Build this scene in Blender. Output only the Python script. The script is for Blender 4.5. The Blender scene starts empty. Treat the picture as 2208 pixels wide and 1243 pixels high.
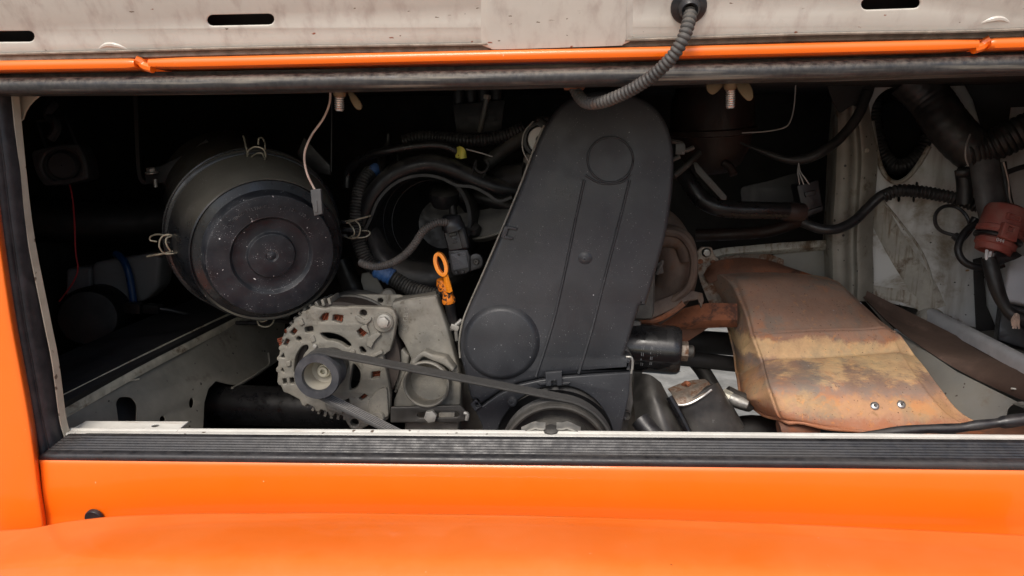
import bpy, bmesh, math, random
from mathutils import Vector, Matrix
random.seed(7)
R = math.radians
SC = bpy.context.scene
COL = SC.collection

# ---------------------------------------------------------------- camera
PITCH, YAW, ROLL = R(10.0), R(4.0), R(0.0)
FPX = 1595.0                       # focal length in photograph pixels (2208 wide)
CAM = Vector((0.045, -0.80, 1.06))
cam_d = bpy.data.cameras.new('camera')
cam_d.sensor_width = 36.0
cam_d.lens = FPX / 2208.0 * 36.0
cam_d.clip_start = 0.01
cam_d.clip_end = 500.0
cam = bpy.data.objects.new('camera', cam_d)
COL.objects.link(cam)
CROT = Matrix.Rotation(YAW, 3, 'Z') @ Matrix.Rotation(R(90) - PITCH, 3, 'X') @ Matrix.Rotation(ROLL, 3, 'Z')
cam.matrix_world = Matrix.Translation(CAM) @ CROT.to_4x4()
SC.camera = cam

# ---------------------------------------------------------------- sky, sun, exposure
SUN_EL, SUN_AZ = R(47), R(192)     # behind and above the photographer
w = bpy.data.worlds.new('World'); SC.world = w; w.use_nodes = True
nt = w.node_tree; nt.nodes.clear()
sky = nt.nodes.new('ShaderNodeTexSky'); sky.sky_type = 'NISHITA'; sky.sun_disc = False
sky.sun_elevation = SUN_EL; sky.sun_rotation = SUN_AZ
sky.air_density = 1.0; sky.dust_density = 3.0; sky.ozone_density = 1.2
bg = nt.nodes.new('ShaderNodeBackground'); bg.inputs['Strength'].default_value = 0.12
wo = nt.nodes.new('ShaderNodeOutputWorld')
nt.links.new(sky.outputs[0], bg.inputs[0]); nt.links.new(bg.outputs[0], wo.inputs[0])
sd = bpy.data.lights.new('sun', 'SUN'); sd.energy = 1.5; sd.angle = R(22); sd.color = (1.0, 0.95, 0.88)
so = bpy.data.objects.new('sun', sd); COL.objects.link(so)
sdir = Vector((math.sin(SUN_AZ) * math.cos(SUN_EL), math.cos(SUN_AZ) * math.cos(SUN_EL), math.sin(SUN_EL)))
so.rotation_euler = sdir.to_track_quat('Z', 'Y').to_euler()
SC.view_settings.view_transform = 'Standard'; SC.view_settings.look = 'None'
SC.view_settings.gamma = 1.0; SC.view_settings.use_curve_mapping = False
SC.view_settings.exposure = 0.6

# ---------------------------------------------------------------- maths helpers
def ray(px, py):
    return (CROT @ Vector(((px - 1104.0) / FPX, -(py - 621.5) / FPX, -1.0))).normalized()
def P(px, py, Y):
    """the point of the bay that lies Y metres behind the opening, on the sight line of photograph pixel (px, py)"""
    d = ray(px, py); return CAM + d * ((Y - CAM.y) / d.y)
def Q(t): return P(*t)
def sc(px, py, Y): return (P(px + 1, py, Y) - P(px, py, Y)).length
class Plane:
    def __init__(s, px, py, Y, nx=0.0, nz=0.0, p=None, n=None):
        s.p = p if p is not None else P(px, py, Y)
        s.n = (n if n is not None else Vector((nx, -1.0, nz))).normalized()
        up = Vector((0, 0, 1)) if abs(s.n.z) < .95 else Vector((0, 1, 0))
        s.u = up.cross(s.n).normalized(); s.v = s.n.cross(s.u)
    def hit(s, px, py):
        d = ray(px, py); return CAM + d * ((s.p - CAM).dot(s.n) / d.dot(s.n))
    def uv(s, px, py):
        q = s.hit(px, py) - s.p; return (q.dot(s.u), q.dot(s.v))
    def M(s):
        m = Matrix((s.u, s.v, s.n)).transposed().to_4x4(); m.translation = s.p; return m
    def shift(s, d): return Plane(0, 0, 0, p=s.p + s.n * d, n=s.n)
def plane3(a, b, c):
    n = (b - a).cross(c - a).normalized()
    if n.dot(CAM - a) < 0: n = -n
    return Plane(0, 0, 0, p=a, n=n)
def crom(pts, n, closed=False):
    """Catmull-Rom through tuples or Vectors, n steps per span"""
    pts = [Vector(p) for p in pts]; out = []; L = len(pts)
    for i in range(L if closed else L - 1):
        if closed: a, b, c, d = pts[i - 1], pts[i], pts[(i + 1) % L], pts[(i + 2) % L]
        else:
            b, c = pts[i], pts[i + 1]
            a = pts[i - 1] if i else b + (b - c); d = pts[i + 2] if i + 2 < L else c + (c - b)
        for k in range(n):
            t = k / n; t2 = t * t; t3 = t2 * t
            out.append(0.5 * ((2 * b) + (c - a) * t + (2 * a - 5 * b + 4 * c - d) * t2 + (3 * b - a - 3 * c + d) * t3))
    if not closed: out.append(pts[-1].copy())
    return out
def ell(cx, cy, rx, ry=None, rot=0, n=28, a0=0, a1=360):
    ry = rx if ry is None else ry; o = []; m = n if a1 - a0 >= 360 else n + 1
    for i in range(m):
        t = R(a0 + (a1 - a0) * i / n); x, y = rx * math.cos(t), ry * math.sin(t)
        c, s = math.cos(R(rot)), math.sin(R(rot)); o.append((cx + x * c - y * s, cy + x * s + y * c))
    return o
def rpoly(pts, r=6, n=4):
    """polygon with rounded corners, in pixels"""
    o = []; L = len(pts)
    for i in range(L):
        a, b, c = Vector(pts[i - 1][:2]), Vector(pts[i][:2]), Vector(pts[(i + 1) % L][:2])
        rr = pts[i][2] if len(pts[i]) > 2 else r
        d1, d2 = (a - b), (c - b); k = min(rr, d1.length * .45, d2.length * .45)
        if k < .3: o.append(tuple(b)); continue
        p, q = b + d1.normalized() * k, b + d2.normalized() * k
        for j in range(n + 1):
            t = j / n; o.append(tuple(p * (1 - t) ** 2 + b * 2 * t * (1 - t) + q * t * t))
    return o
def slot(x0, y0, x1, y1, r, n=6):
    """stadium outline between two pixel points"""
    a = math.degrees(math.atan2(y1 - y0, x1 - x0))
    return ell(x1, y1, r, r, a, n, -90, 90) + ell(x0, y0, r, r, a, n, 90, 270)

# ---------------------------------------------------------------- object helpers
WL = {}
def add(name, me, m, parent=None, sharp=40):
    """link a mesh whose vertices are world coordinates as one object with its origin at its middle"""
    vs = me.vertices
    if len(vs):
        c = Vector([(min(v.co[i] for v in vs) + max(v.co[i] for v in vs)) / 2 for i in range(3)])
    else: c = Vector()
    me.transform(Matrix.Translation(-c))
    o = bpy.data.objects.new(name, me); COL.objects.link(o)
    if m is not None:
        me.materials.clear(); me.materials.append(MATS[m] if isinstance(m, str) else m)
    WL[o.name] = c
    if parent is not None: o.parent = parent; o.location = c - WL[parent.name]
    else: o.location = c
    if sharp is not None:
        for p in me.polygons: p.use_smooth = True
        try: me.set_sharp_from_angle(angle=R(sharp))
        except Exception: pass
    return o
def thing(name, label, cat, loc, group=None):
    o = bpy.data.objects.new(name, None); COL.objects.link(o); o.empty_display_size = .02
    o.location = loc; WL[o.name] = Vector(loc); tag(o, label, cat, group); return o
def tag(o, label, cat, group=None):
    o['label'] = label; o['category'] = cat
    if group: o['group'] = group
    return o
def mesh(verts, faces):
    me = bpy.data.meshes.new('m'); me.from_pydata([tuple(v) for v in verts], [], faces); me.validate(); return fixn(me)
def fixn(me):
    bm = bmesh.new(); bm.from_mesh(me); bmesh.ops.recalc_face_normals(bm, faces=bm.faces); bm.to_mesh(me); bm.free(); return me
def join(ms):
    bm = bmesh.new()
    for m in ms: bm.from_mesh(m)
    me = bpy.data.meshes.new('m'); bm.to_mesh(me); bm.free(); return me
def bev(me, wd, seg=2, ang=35):
    bm = bmesh.new(); bm.from_mesh(me)
    es = [e for e in bm.edges if len(e.link_faces) == 2 and e.calc_face_angle(0) > R(ang)]
    if es: bmesh.ops.bevel(bm, geom=es, offset=wd, segments=seg, profile=.6, affect='EDGES', clamp_overlap=True)
    bm.to_mesh(me); bm.free(); return me
def from_curve(cu, M):
    o = bpy.data.objects.new('tmp', cu); COL.objects.link(o)
    dg = bpy.context.evaluated_depsgraph_get()
    me = bpy.data.meshes.new_from_object(o.evaluated_get(dg)); me.transform(M)
    bpy.data.objects.remove(o); bpy.data.curves.remove(cu); return me
def plate(outer, holes, pl, thick, bevel=.0008, depth0=0.0, uv=False):
    """flat plate with real holes; outlines in pixels, seen on plane pl, which is its front face"""
    cu = bpy.data.curves.new('c', 'CURVE'); cu.dimensions = '2D'; cu.fill_mode = 'BOTH'
    cu.extrude = max(thick / 2 - bevel, 1e-5); cu.bevel_depth = bevel; cu.bevel_resolution = 2; cu.offset = -bevel
    for pts in [outer] + list(holes):
        sp = cu.splines.new('POLY'); q = [p[:2] if uv else pl.uv(p[0], p[1]) for p in pts]
        sp.points.add(len(q) - 1)
        for i, (x, y) in enumerate(q): sp.points[i].co = (x, y, 0, 1)
        sp.use_cyclic_u = True
    me = from_curve(cu, pl.M() @ Matrix.Translation((0, 0, depth0 - thick / 2)))
    bm = bmesh.new(); bm.from_mesh(me); bmesh.ops.remove_doubles(bm, verts=bm.verts, dist=2e-6)
    bm.to_mesh(me); bm.free(); return me
def text(body, pl, px, py, size_px, extrude=.0004, rot=0, xs=1.0, align='CENTER', lift=0.0):
    cu = bpy.data.curves.new('t', 'FONT'); cu.body = body; cu.size = 1.0; cu.align_x = align; cu.align_y = 'CENTER'
    k = (pl.hit(px + 1, py) - pl.hit(px, py)).length * size_px
    cu.extrude = extrude / k; u, v = pl.uv(px, py)
    return from_curve(cu, pl.M() @ Matrix.Translation((u, v, lift)) @ Matrix.Rotation(R(rot), 4, 'Z') @ Matrix.Diagonal((k * xs, k, k, 1)))
def frames(pts, up=None):
    n = len(pts); T = []
    for i in range(n):
        t = (pts[min(i + 1, n - 1)] - pts[max(i - 1, 0)])
        T.append(t.normalized() if t.length > 1e-9 else Vector((1, 0, 0)))
    F = []; N = None
    for i in range(n):
        if up is not None: N = up - T[i] * up.dot(T[i])
        elif N is None:
            a = Vector((0, -1, 0)) if abs(T[i].y) < .9 else Vector((0, 0, 1)); N = a - T[i] * a.dot(T[i])
        else: N = N - T[i] * N.dot(T[i])
        N = N.normalized(); F.append((T[i], N, N.cross(T[i])))
    return F
def sweep(path, prof, up=Vector((0, -1, 0)), caps=True, closed_prof=True, scale=None):
    F = frames(path, up); V = []; Fc = []; m = len(prof)
    for i, p in enumerate(path):
        k = scale(i / (len(path) - 1)) if scale else 1.0
        for (a, b) in prof: V.append(p + F[i][1] * a * k + F[i][2] * b * k)
    for i in range(len(path) - 1):
        for j in range(m if closed_prof else m - 1):
            a = i * m + j; b = i * m + (j + 1) % m; Fc.append((a, b, b + m, a + m))
    if caps and closed_prof: Fc += [tuple(range(m))[::-1], tuple(range((len(path) - 1) * m, len(path) * m))]
    return mesh(V, Fc)
def tube(pts, r, seg=12, n=8, ribs=0.0, amp=.12, taper=None, caps=True, raw=False, r1=None):
    """round hose through world points; ribs = pitch in metres makes it corrugated"""
    pts = [Vector(p) for p in pts]
    path = pts if raw else crom(pts, n)
    if ribs:
        L = [0.0]
        for a, b in zip(path, path[1:]): L.append(L[-1] + (b - a).length)
        k = max(2, int(L[-1] / ribs)) * 5; new = []; j = 0
        for i in range(k + 1):
            s = L[-1] * i / k
            while j < len(L) - 2 and L[j + 1] < s: j += 1
            t = (s - L[j]) / max(L[j + 1] - L[j], 1e-9); new.append(path[j].lerp(path[j + 1], t))
        path = new
    F = frames(path); V = []; Fc = []; N = len(path)
    for i, p in enumerate(path):
        rr = r if r1 is None else r + (r1 - r) * i / (N - 1)
        if taper: rr *= taper(i / (N - 1))
        if ribs: rr *= 1 + amp * (.9, 1.0, .55, -1.0, -.6)[i % 5]
        for j in range(seg):
            a = 2 * math.pi * j / seg; V.append(p + (F[i][1] * math.cos(a) + F[i][2] * math.sin(a)) * rr)
    for i in range(N - 1):
        for j in range(seg):
            a = i * seg + j; b = i * seg + (j + 1) % seg; Fc.append((a, b, b + seg, a + seg))
    if caps: Fc += [tuple(range(seg))[::-1], tuple(range((N - 1) * seg, N * seg))]
    return mesh(V, Fc)
def ptube(pl, rpx, **k):
    """tube through (px, py, Y) points, radius in pixels at its middle point"""
    q = pl[len(pl) // 2]; return tube([Q(t) for t in pl], rpx * sc(*q), **k)
def basis(ax):
    ax = ax.normalized(); a = Vector((0, 0, 1)) if abs(ax.z) < .9 else Vector((1, 0, 0))
    u = a.cross(ax).normalized(); return u, ax.cross(u), ax
def lathe(prof, o, ax, seg=48, caps=True, closed=False):
    """profile (r, h) turned round axis ax through o"""
    u, v, w_ = basis(ax); V = []; Fc = []; m = len(prof)
    for (r, h) in prof:
        for j in range(seg):
            a = 2 * math.pi * j / seg; V.append(o + w_ * h + (u * math.cos(a) + v * math.sin(a)) * max(r, 1e-5))
    for i in range(m - (0 if closed else 1)):
        for j in range(seg):
            a = i * seg + j; b = i * seg + (j + 1) % seg; c = (i + 1) % m * seg
            Fc.append((a, b, c + (j + 1) % seg, c + j))
    if caps and not closed: Fc += [tuple(range(seg))[::-1], tuple(range((m - 1) * seg, m * seg))]
    return mesh(V, Fc)
def loft(rows, nu=5, nv=5, thick=0.0):
    """smooth sheet through rows of points"""
    a = [crom(r, nu) for r in rows]; cols = list(zip(*a)); g = [crom(list(c), nv) for c in cols]
    W, H = len(g), len(g[0]); V = [g[i][j] for i in range(W) for j in range(H)]
    Fc = [(i * H + j, i * H + j + 1, (i + 1) * H + j + 1, (i + 1) * H + j) for i in range(W - 1) for j in range(H - 1)]
    me = mesh(V, Fc)
    return thicken(me, thick) if thick else me
def thicken(me, t):
    bm = bmesh.new(); bm.from_mesh(me); bmesh.ops.recalc_face_normals(bm, faces=bm.faces)
    f0 = next(iter(bm.faces))
    s = sum((CAM - f.calc_center_median()).dot(f.normal) for f in bm.faces)
    if s < 0: bmesh.ops.reverse_faces(bm, faces=bm.faces)
    bm.normal_update()
    vs = list(bm.verts); fs = list(bm.faces); nm = [v.normal.copy() for v in vs]
    ring_ = [e for e in bm.edges if len(e.link_faces) == 1]
    lo = [bm.verts.new(v.co - n_ * t) for v, n_ in zip(vs, nm)]; ix = {v: lo[i] for i, v in enumerate(vs)}
    for f in fs: bm.faces.new([ix[v] for v in reversed(f.verts)])
    for e in ring_:
        l_ = e.link_loops[0]; a, b = l_.vert, l_.link_loop_next.vert
        bm.faces.new([b, a, ix[a], ix[b]])
    bm.to_mesh(me); bm.free(); return me
def quadsheet(pts, t=.002): return thicken(mesh(pts, [tuple(range(len(pts)))]), t)
def obox(c, ax, sx, sy, sz, b=0.0):
    """box round c; sx, sy, sz along the three axes of ax"""
    V = [c + ax[0] * (sx * i / 2) + ax[1] * (sy * j / 2) + ax[2] * (sz * k / 2) for i in (-1, 1) for j in (-1, 1) for k in (-1, 1)]
    me = mesh(V, [(0, 1, 3, 2), (4, 6, 7, 5), (0, 4, 5, 1), (2, 3, 7, 6), (0, 2, 6, 4), (1, 5, 7, 3)])
    return bev(me, b) if b else me
AX = (Vector((1, 0, 0)), Vector((0, 1, 0)), Vector((0, 0, 1)))
def pbox(x0, y0, x1, y1, Y, d, b=.001, nx=0, nz=0):
    """block whose front face covers the given pixel box at depth Y"""
    pl = Plane((x0 + x1) / 2, (y0 + y1) / 2, Y, nx, nz)
    return plate([(x0, y0), (x1, y0), (x1, y1), (x0, y1)], [], pl, d, b)
def rotax(a, ax='Y'):
    m = Matrix.Rotation(R(a), 3, ax); return tuple(m @ v for v in AX)
def hexprof(c, ax, r, h, wr=0, wh=0):
    u, v, w_ = basis(ax)
    V = [c + w_ * z + (u * math.cos(R(60 * i + 12)) + v * math.sin(R(60 * i + 12))) * r for z in (0, h) for i in range(6)]
    me = bev(mesh(V, [tuple(range(6)), tuple(range(6, 12))] + [(i, (i + 1) % 6, 6 + (i + 1) % 6, 6 + i) for i in range(6)]), r * .1, 2)
    if wr: me = join([me, lathe([(wr, -wh), (wr, -wh * .1), (wr * .95, 0)], c, ax, 24)])
    return me

# ---------------------------------------------------------------- materials
MATS = {}
def mat(name, base, rough=.5, metal=0.0, spec=.5, var=.2, vs=14, dust_or_sheen=None, specks=None, rust=None, scratch=None,
        bump=0.0, bs=300, coat=0.0, streak=None, rvar=.12, sstretch=None, bands=None, wear=None):
    m = bpy.data.materials.new(name); m.use_nodes = True; n = m.node_tree.nodes; L = m.node_tree.links
    b = n['Principled BSDF']; b.inputs['Metallic'].default_value = metal; b.inputs['Specular IOR Level'].default_value = spec
    b.inputs['Coat Weight'].default_value = coat; b.inputs['Coat Roughness'].default_value = .06
    tc = n.new('ShaderNodeTexCoord').outputs['Object']
    def noise(s, det=4, r_=.6, vec=None, dist=0.0):
        t = n.new('ShaderNodeTexNoise'); t.inputs['Scale'].default_value = s; t.inputs['Detail'].default_value = det
        t.inputs['Roughness'].default_value = r_; t.inputs['Distortion'].default_value = dist
        L.new(vec if vec is not None else tc, t.inputs['Vector']); return t.outputs['Fac']
    def rng(f, a, c, lo=0.0, hi=1.0):
        t = n.new('ShaderNodeMapRange'); t.interpolation_type = 'SMOOTHSTEP'; L.new(f, t.inputs[0])
        for i, x in enumerate((a, c, lo, hi)): t.inputs[i + 1].default_value = x
        return t.outputs[0]
    def mul(a, c, op='MULTIPLY'):
        t = n.new('ShaderNodeMath'); t.operation = op; t.use_clamp = False
        for i, x in enumerate((a, c)):
            if isinstance(x, (int, float)): t.inputs[i].default_value = x
            else: L.new(x, t.inputs[i])
        return t.outputs[0]
    def mix(f, a, c):
        t = n.new('ShaderNodeMix'); t.data_type = 'RGBA'; L.new(f, t.inputs[0])
        for i, x in ((6, a), (7, c)):
            if isinstance(x, tuple): t.inputs[i].default_value = (*x, 1)
            else: L.new(x, t.inputs[i])
        return t.outputs[2]
    col = mix(rng(noise(vs, 6), .3, .7), tuple(x * (1 - var) for x in base), tuple(min(1, x * (1 + var)) for x in base))
    rg = rng(noise(vs * 2.3, 5), .3, .7, max(.02, rough - rvar), min(1, rough + rvar))
    def over(f, c, r_=None):
        nonlocal col, rg
        col = mix(f, col, c)
        if r_ is not None:
            t = n.new('ShaderNodeMix'); L.new(f, t.inputs[0]); L.new(rg, t.inputs[2]); t.inputs[3].default_value = r_; rg = t.outputs[0]
    if rust:
        for (c, s, lo, hi) in rust: over(rng(noise(s, 9, .68, dist=.4), lo, hi), c, .85)
    if streak:
        c, sx, lo, hi = streak
        mp = n.new('ShaderNodeMapping'); mp.inputs['Scale'].default_value = sx; L.new(tc, mp.inputs[0])
        over(rng(noise(1.0, 6, .6, mp.outputs[0]), lo, hi), c, .8)
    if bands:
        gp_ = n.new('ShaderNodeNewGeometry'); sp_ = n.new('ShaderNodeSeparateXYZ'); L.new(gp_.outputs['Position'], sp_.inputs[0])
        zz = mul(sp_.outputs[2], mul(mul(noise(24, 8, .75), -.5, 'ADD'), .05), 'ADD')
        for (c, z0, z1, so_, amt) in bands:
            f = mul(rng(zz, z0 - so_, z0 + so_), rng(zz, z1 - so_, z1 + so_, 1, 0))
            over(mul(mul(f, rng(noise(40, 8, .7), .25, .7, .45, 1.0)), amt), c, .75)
    if dust_or_sheen:
        c, amt, s, up = dust_or_sheen[:4]; d0, d1 = dust_or_sheen[4] if len(dust_or_sheen) > 4 else (-.3, .9)
        g = n.new('ShaderNodeNewGeometry'); sx = n.new('ShaderNodeSeparateXYZ'); L.new(g.outputs['Normal'], sx.inputs[0])
        fu = rng(sx.outputs[2], d0, d1, 1 - up, 1.0)
        over(mul(mul(rng(noise(s, 8, .65), .28, .74) if s else rng(noise(40, 6), 0, 1, .75, 1), amt), fu), c, .95)
    if specks:
        stc = tc
        if sstretch:
            mp = n.new('ShaderNodeMapping'); mp.inputs['Scale'].default_value = sstretch; L.new(tc, mp.inputs[0]); stc = mp.outputs[0]
        for (c, s, thr, gate) in specks:
            v = n.new('ShaderNodeTexVoronoi'); v.inputs['Scale'].default_value = s
            wv = n.new('ShaderNodeVectorMath'); wv.operation = 'ADD'; L.new(stc, wv.inputs[0])
            nn = n.new('ShaderNodeTexNoise'); nn.inputs['Scale'].default_value = s * 2; L.new(tc, nn.inputs['Vector'])
            sv = n.new('ShaderNodeVectorMath'); sv.operation = 'SCALE'; sv.inputs['Scale'].default_value = .5 / s
            L.new(nn.outputs['Color'], sv.inputs[0]); L.new(sv.outputs[0], wv.inputs[1]); L.new(wv.outputs[0], v.inputs['Vector'])
            s2 = n.new('ShaderNodeSeparateColor'); L.new(v.outputs['Color'], s2.inputs[0])
            f = mul(rng(v.outputs['Distance'], thr * .55, thr, 1, 0), rng(s2.outputs[0], gate, gate + .02))
            over(f, c, .8)
    if scratch:
        c, s, lo, hi = scratch
        for rz in ((.5, .3, .9), (2.1, 1.3, .2)):
            mp = n.new('ShaderNodeMapping'); mp.inputs['Rotation'].default_value = rz; mp.inputs['Scale'].default_value = (s, s * .06, s)
            L.new(tc, mp.inputs[0])
            gate = rng(noise(26 + rz[0] * 8, 3), .52, .64)
            over(mul(rng(noise(1.0, 2, .5, mp.outputs[0]), lo, hi), gate), c, .8)
    if wear:
        c, rad, amt = wear
        bv = n.new('ShaderNodeBevel'); bv.samples = 4; bv.inputs['Radius'].default_value = rad
        g2 = n.new('ShaderNodeNewGeometry'); dt = n.new('ShaderNodeVectorMath'); dt.operation = 'DOT_PRODUCT'
        L.new(bv.outputs[0], dt.inputs[0]); L.new(g2.outputs['Normal'], dt.inputs[1])
        e_ = rng(dt.outputs['Value'], .82, .985, 1, 0)
        over(mul(mul(e_, rng(noise(90, 6, .7), .38, .62)), amt), c, .5)
    if isinstance(col, tuple): b.inputs['Base Color'].default_value = (*col, 1)
    else: L.new(col, b.inputs['Base Color'])
    L.new(rg, b.inputs['Roughness'])
    if bump:
        bp = n.new('ShaderNodeBump'); bp.inputs['Strength'].default_value = bump; bp.inputs['Distance'].default_value = .001
        L.new(noise(bs, 5, .6), bp.inputs['Height']); L.new(bp.outputs[0], b.inputs['Normal'])
    MATS[name] = m; return m
TAN = (.30, .26, .20)
mat('orange_paint', (.88, .147, .0015), .34, spec=.4, var=.03, vs=5, coat=.4, rvar=.04, dust_or_sheen=((.88, .40, .17), .42, 1.2, 1.0), scratch=((.9, .42, .2), 500, .74, .82),  # pale film on upward faces is sky sheen painted into the colour
    specks=[((.95, .45, .25), 55, .06, .80), ((.25, .04, .004), 40, .04, .90)])
mat('cream_paint', (.70, .66, .59), .36, var=.05, vs=6, coat=.2, dust_or_sheen=((.46, .38, .29), .25, 14, .2),
    specks=[((.32, .10, .05), 95, .16, .87), ((.20, .14, .09), 140, .17, .86), ((.45, .12, .05), 26, .06, .88)], sstretch=(.55, 1, 1.5),
    streak=((.52, .45, .40), (60, 60, 4), .45, .8))
mat('lip_tan', (.36, .32, .25), .55, var=.12, vs=30, specks=[((.10, .07, .05), 90, .25, .72)])
mat('lip_paint', (.62, .60, .54), .45, var=.08, vs=30, specks=[((.10, .07, .05), 90, .25, .72)],
    streak=((.28, .22, .16), (8, 90, 90), .58, .8))
mat('hem_grime', (.27, .225, .18), .7, var=.3, vs=60, rust=[((.10, .075, .055), 50, .5, .75)], bump=.2)
mat('rubber', (.020, .020, .023), .42, var=.3, vs=30, dust_or_sheen=((.40, .36, .29), .75, 160, .90, (-.1, .8)), streak=((.24, .215, .175), (5, 150, 150), .50, .72), bump=.1, bs=500)  # pale dust on the upper tube, laid on to double as its highlight
mat('rubber_side', (.016, .016, .019), .40, var=.3, vs=30, dust_or_sheen=((.22, .20, .19), .35, 40, .5), bump=.1, bs=500)
mat('rubber_clean', (.014, .014, .016), .38, var=.3, vs=40, streak=((.055, .048, .042), (3, 60, 90), .5, .8), dust_or_sheen=((.14, .125, .11), .16, 120, .9), bump=.1, bs=500)
mat('bay_dark', (.014, .013, .013), .7, var=.3, vs=8, dust_or_sheen=((.05, .043, .035), .3, 12, .5))
mat('bay_grey', (.20, .20, .185), .5, var=.15, vs=9, dust_or_sheen=((.20, .17, .12), .5, 14, .4), rust=[((.14, .075, .035), 13, .58, .78)],
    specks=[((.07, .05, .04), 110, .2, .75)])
mat('rail_grey', (.25, .235, .19), .6, var=.25, vs=12, dust_or_sheen=((.20, .17, .13), .6, 18, .3), rust=[((.09, .06, .04), 17, .55, .75)],
    specks=[((.03, .025, .02), 90, .2, .75)])
mat('rail_edge', (.50, .45, .34), .75, var=.3, vs=25, rust=[((.13, .075, .035), 30, .5, .7)], bump=.3)
mat('can_plastic', (.009, .010, .012), .30, var=.2, vs=20, dust_or_sheen=((.34, .31, .24), .42, 0, 1.0, (.10, .80)), scratch=((.5, .5, .5), 900, .68, .76),
    specks=[((.55, .55, .55), 120, .10, .94)], bump=.05)
mat('can_face', (.012, .014, .019), .42, spec=.3, var=.3, vs=25, dust_or_sheen=((.14, .14, .14), .20, 30, .3), scratch=((.50, .50, .51), 800, .66, .73), wear=((.22, .22, .22), .002, .8),
    specks=[((.75, .75, .75), 75, .12, .90), ((.5, .5, .5), 160, .14, .86)], bump=.08)
mat('cover_plastic', (.018, .020, .025), .40, wear=((.11, .11, .11), .002, .7), var=.25, vs=7, spec=.45, dust_or_sheen=((.13, .125, .118), .34, 6, .65), scratch=((.30, .30, .30), 700, .67, .76),
    specks=[((.55, .55, .55), 120, .09, .955), ((.16, .16, .16), 300, .18, .93)], bump=.25, bs=900, rvar=.17)
mat('black_plastic', (.009, .009, .010), .42, spec=.35, var=.25, vs=30, dust_or_sheen=((.13, .115, .09), .30, 18, .95), bump=.1, bs=600)
mat('scroll_gloss', (.007, .007, .008), .38, spec=.3, var=.25, vs=30, dust_or_sheen=((.14, .125, .10), .5, 60, .98, (.1, .95)))
mat('black_gloss', (.006, .006, .007), .32, spec=.35, var=.25, vs=30, dust_or_sheen=((.12, .11, .09), .12, 18, .9))
mat('sensor_plastic', (.011, .011, .013), .4, var=.2, vs=30, dust_or_sheen=((.10, .095, .09), .12, 60, .9))
mat('label_grey', (.06, .063, .07), .45, var=.1, vs=40)
mat('hose', (.013, .013, .013), .55, spec=.35, var=.3, vs=40, dust_or_sheen=((.20, .18, .15), .55, 40, .95))
mat('conduit', (.050, .048, .047), .6, var=.3, vs=40, dust_or_sheen=((.18, .15, .12), .6, 35, .7), rust=[((.15, .07, .035), 22, .60, .75)])
mat('conduit_dark', (.012, .012, .013), .45, var=.3, vs=40, dust_or_sheen=((.12, .11, .10), .35, 45, .85))
mat('cast_alu', (.20, .19, .165), .55, .3, var=.25, vs=34, dust_or_sheen=((.22, .19, .14), .6, 30, .6), rust=[((.09, .08, .062), 45, .56, .70)], wear=((.42, .41, .38), .0018, .75), specks=[((.10, .09, .07), 150, .2, .8)],
    bump=.35, bs=450)
mat('cast_dark', (.13, .125, .115), .65, .2, var=.3, vs=28, dust_or_sheen=((.2, .18, .14), .5, 24, .5), bump=.3)
mat('steel', (.42, .41, .38), .45, .7, var=.2, vs=60, dust_or_sheen=((.26, .23, .18), .45, 60, .4))
mat('zinc', (.55, .54, .52), .35, .85, var=.2, vs=70)
mat('zinc_rust', (.28, .235, .19), .55, .5, var=.3, vs=60, rust=[((.17, .08, .04), 60, .45, .65)])
mat('brass_wing', (.17, .12, .065), .5, .6, var=.3, vs=50, dust_or_sheen=((.2, .15, .1), .5, 50, .3))
mat('wire_clip', (.36, .33, .25), .5, .6, var=.25, vs=90)
mat('pulley_paint', (.030, .032, .039), .5, .1, var=.12, vs=40, dust_or_sheen=((.2, .19, .18), .25, 50, .2))
mat('pulley_bowl', (.34, .315, .26), .7, .1, var=.12, vs=30)
mat('hub', (.58, .55, .45), .45, .5, var=.15, vs=60)
mat('crank_metal', (.045, .043, .04), .55, .4, var=.25, vs=26, dust_or_sheen=((.17, .155, .13), .5, 40, .1))
mat('belt', (.055, .053, .050), .65, var=.12, vs=60)
mat('belt_rib', (.10, .096, .092), .6, var=.2, vs=60)
mat('copper', (.30, .085, .045), .4, .5, var=.4, vs=120)
mat('winding_dark', (.03, .022, .018), .6, var=.3)
mat('orange_plastic', (.88, .27, .008), .42, var=.08, vs=50)
mat('orange_dirty', (.70, .19, .006), .5, var=.2, vs=40, rust=[((.015, .011, .008), 75, .47, .55)])
mat('white_plastic', (.62, .62, .58), .5, var=.06, vs=30, specks=[((.3, .3, .28), 120, .2, .8)])
mat('tank_plastic', (.17, .17, .17), .5, var=.06)  # pale tank darkened in its colour to stand for bay shade
mat('yellow_tag', (.42, .40, .06), .6, var=.15, vs=60, specks=[((.1, .09, .02), 160, .3, .7)])
mat('pitch_black', (.004, .004, .004), .6, var=.3)  # deep-bay shade put into the colour of pump and pipe
mat('blue_hose', (.008, .045, .14), .4, var=.15)
mat('blue_tape', (.012, .085, .27), .45, var=.3, vs=60, dust_or_sheen=((.15, .14, .12), .5, 60, .5))
mat('red_wire', (.42, .03, .035), .5, var=.1)
mat('wire_tan', (.50, .37, .30), .5, var=.3, vs=50)
mat('wire_white', (.75, .75, .75), .5, var=.1)
mat('wire_grey', (.28, .27, .26), .5, var=.2)
mat('connector_red', (.30, .065, .05), .58, var=.15, vs=30, dust_or_sheen=((.30, .19, .15), .75, 40, .6), rust=[((.15, .04, .03), 60, .55, .7)])
mat('siren_dark', (.042, .042, .045), .5, var=.2)  # grey plastic darkened in its colour for the shaded corner
mat('connector_grey', (.05, .05, .052), .5, var=.2, vs=40, dust_or_sheen=((.2, .19, .18), .4, 50, .6))
mat('print_white', (.62, .62, .60), .6, var=.1)
mat('print_grey', (.16, .16, .165), .6, var=.1)
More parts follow.
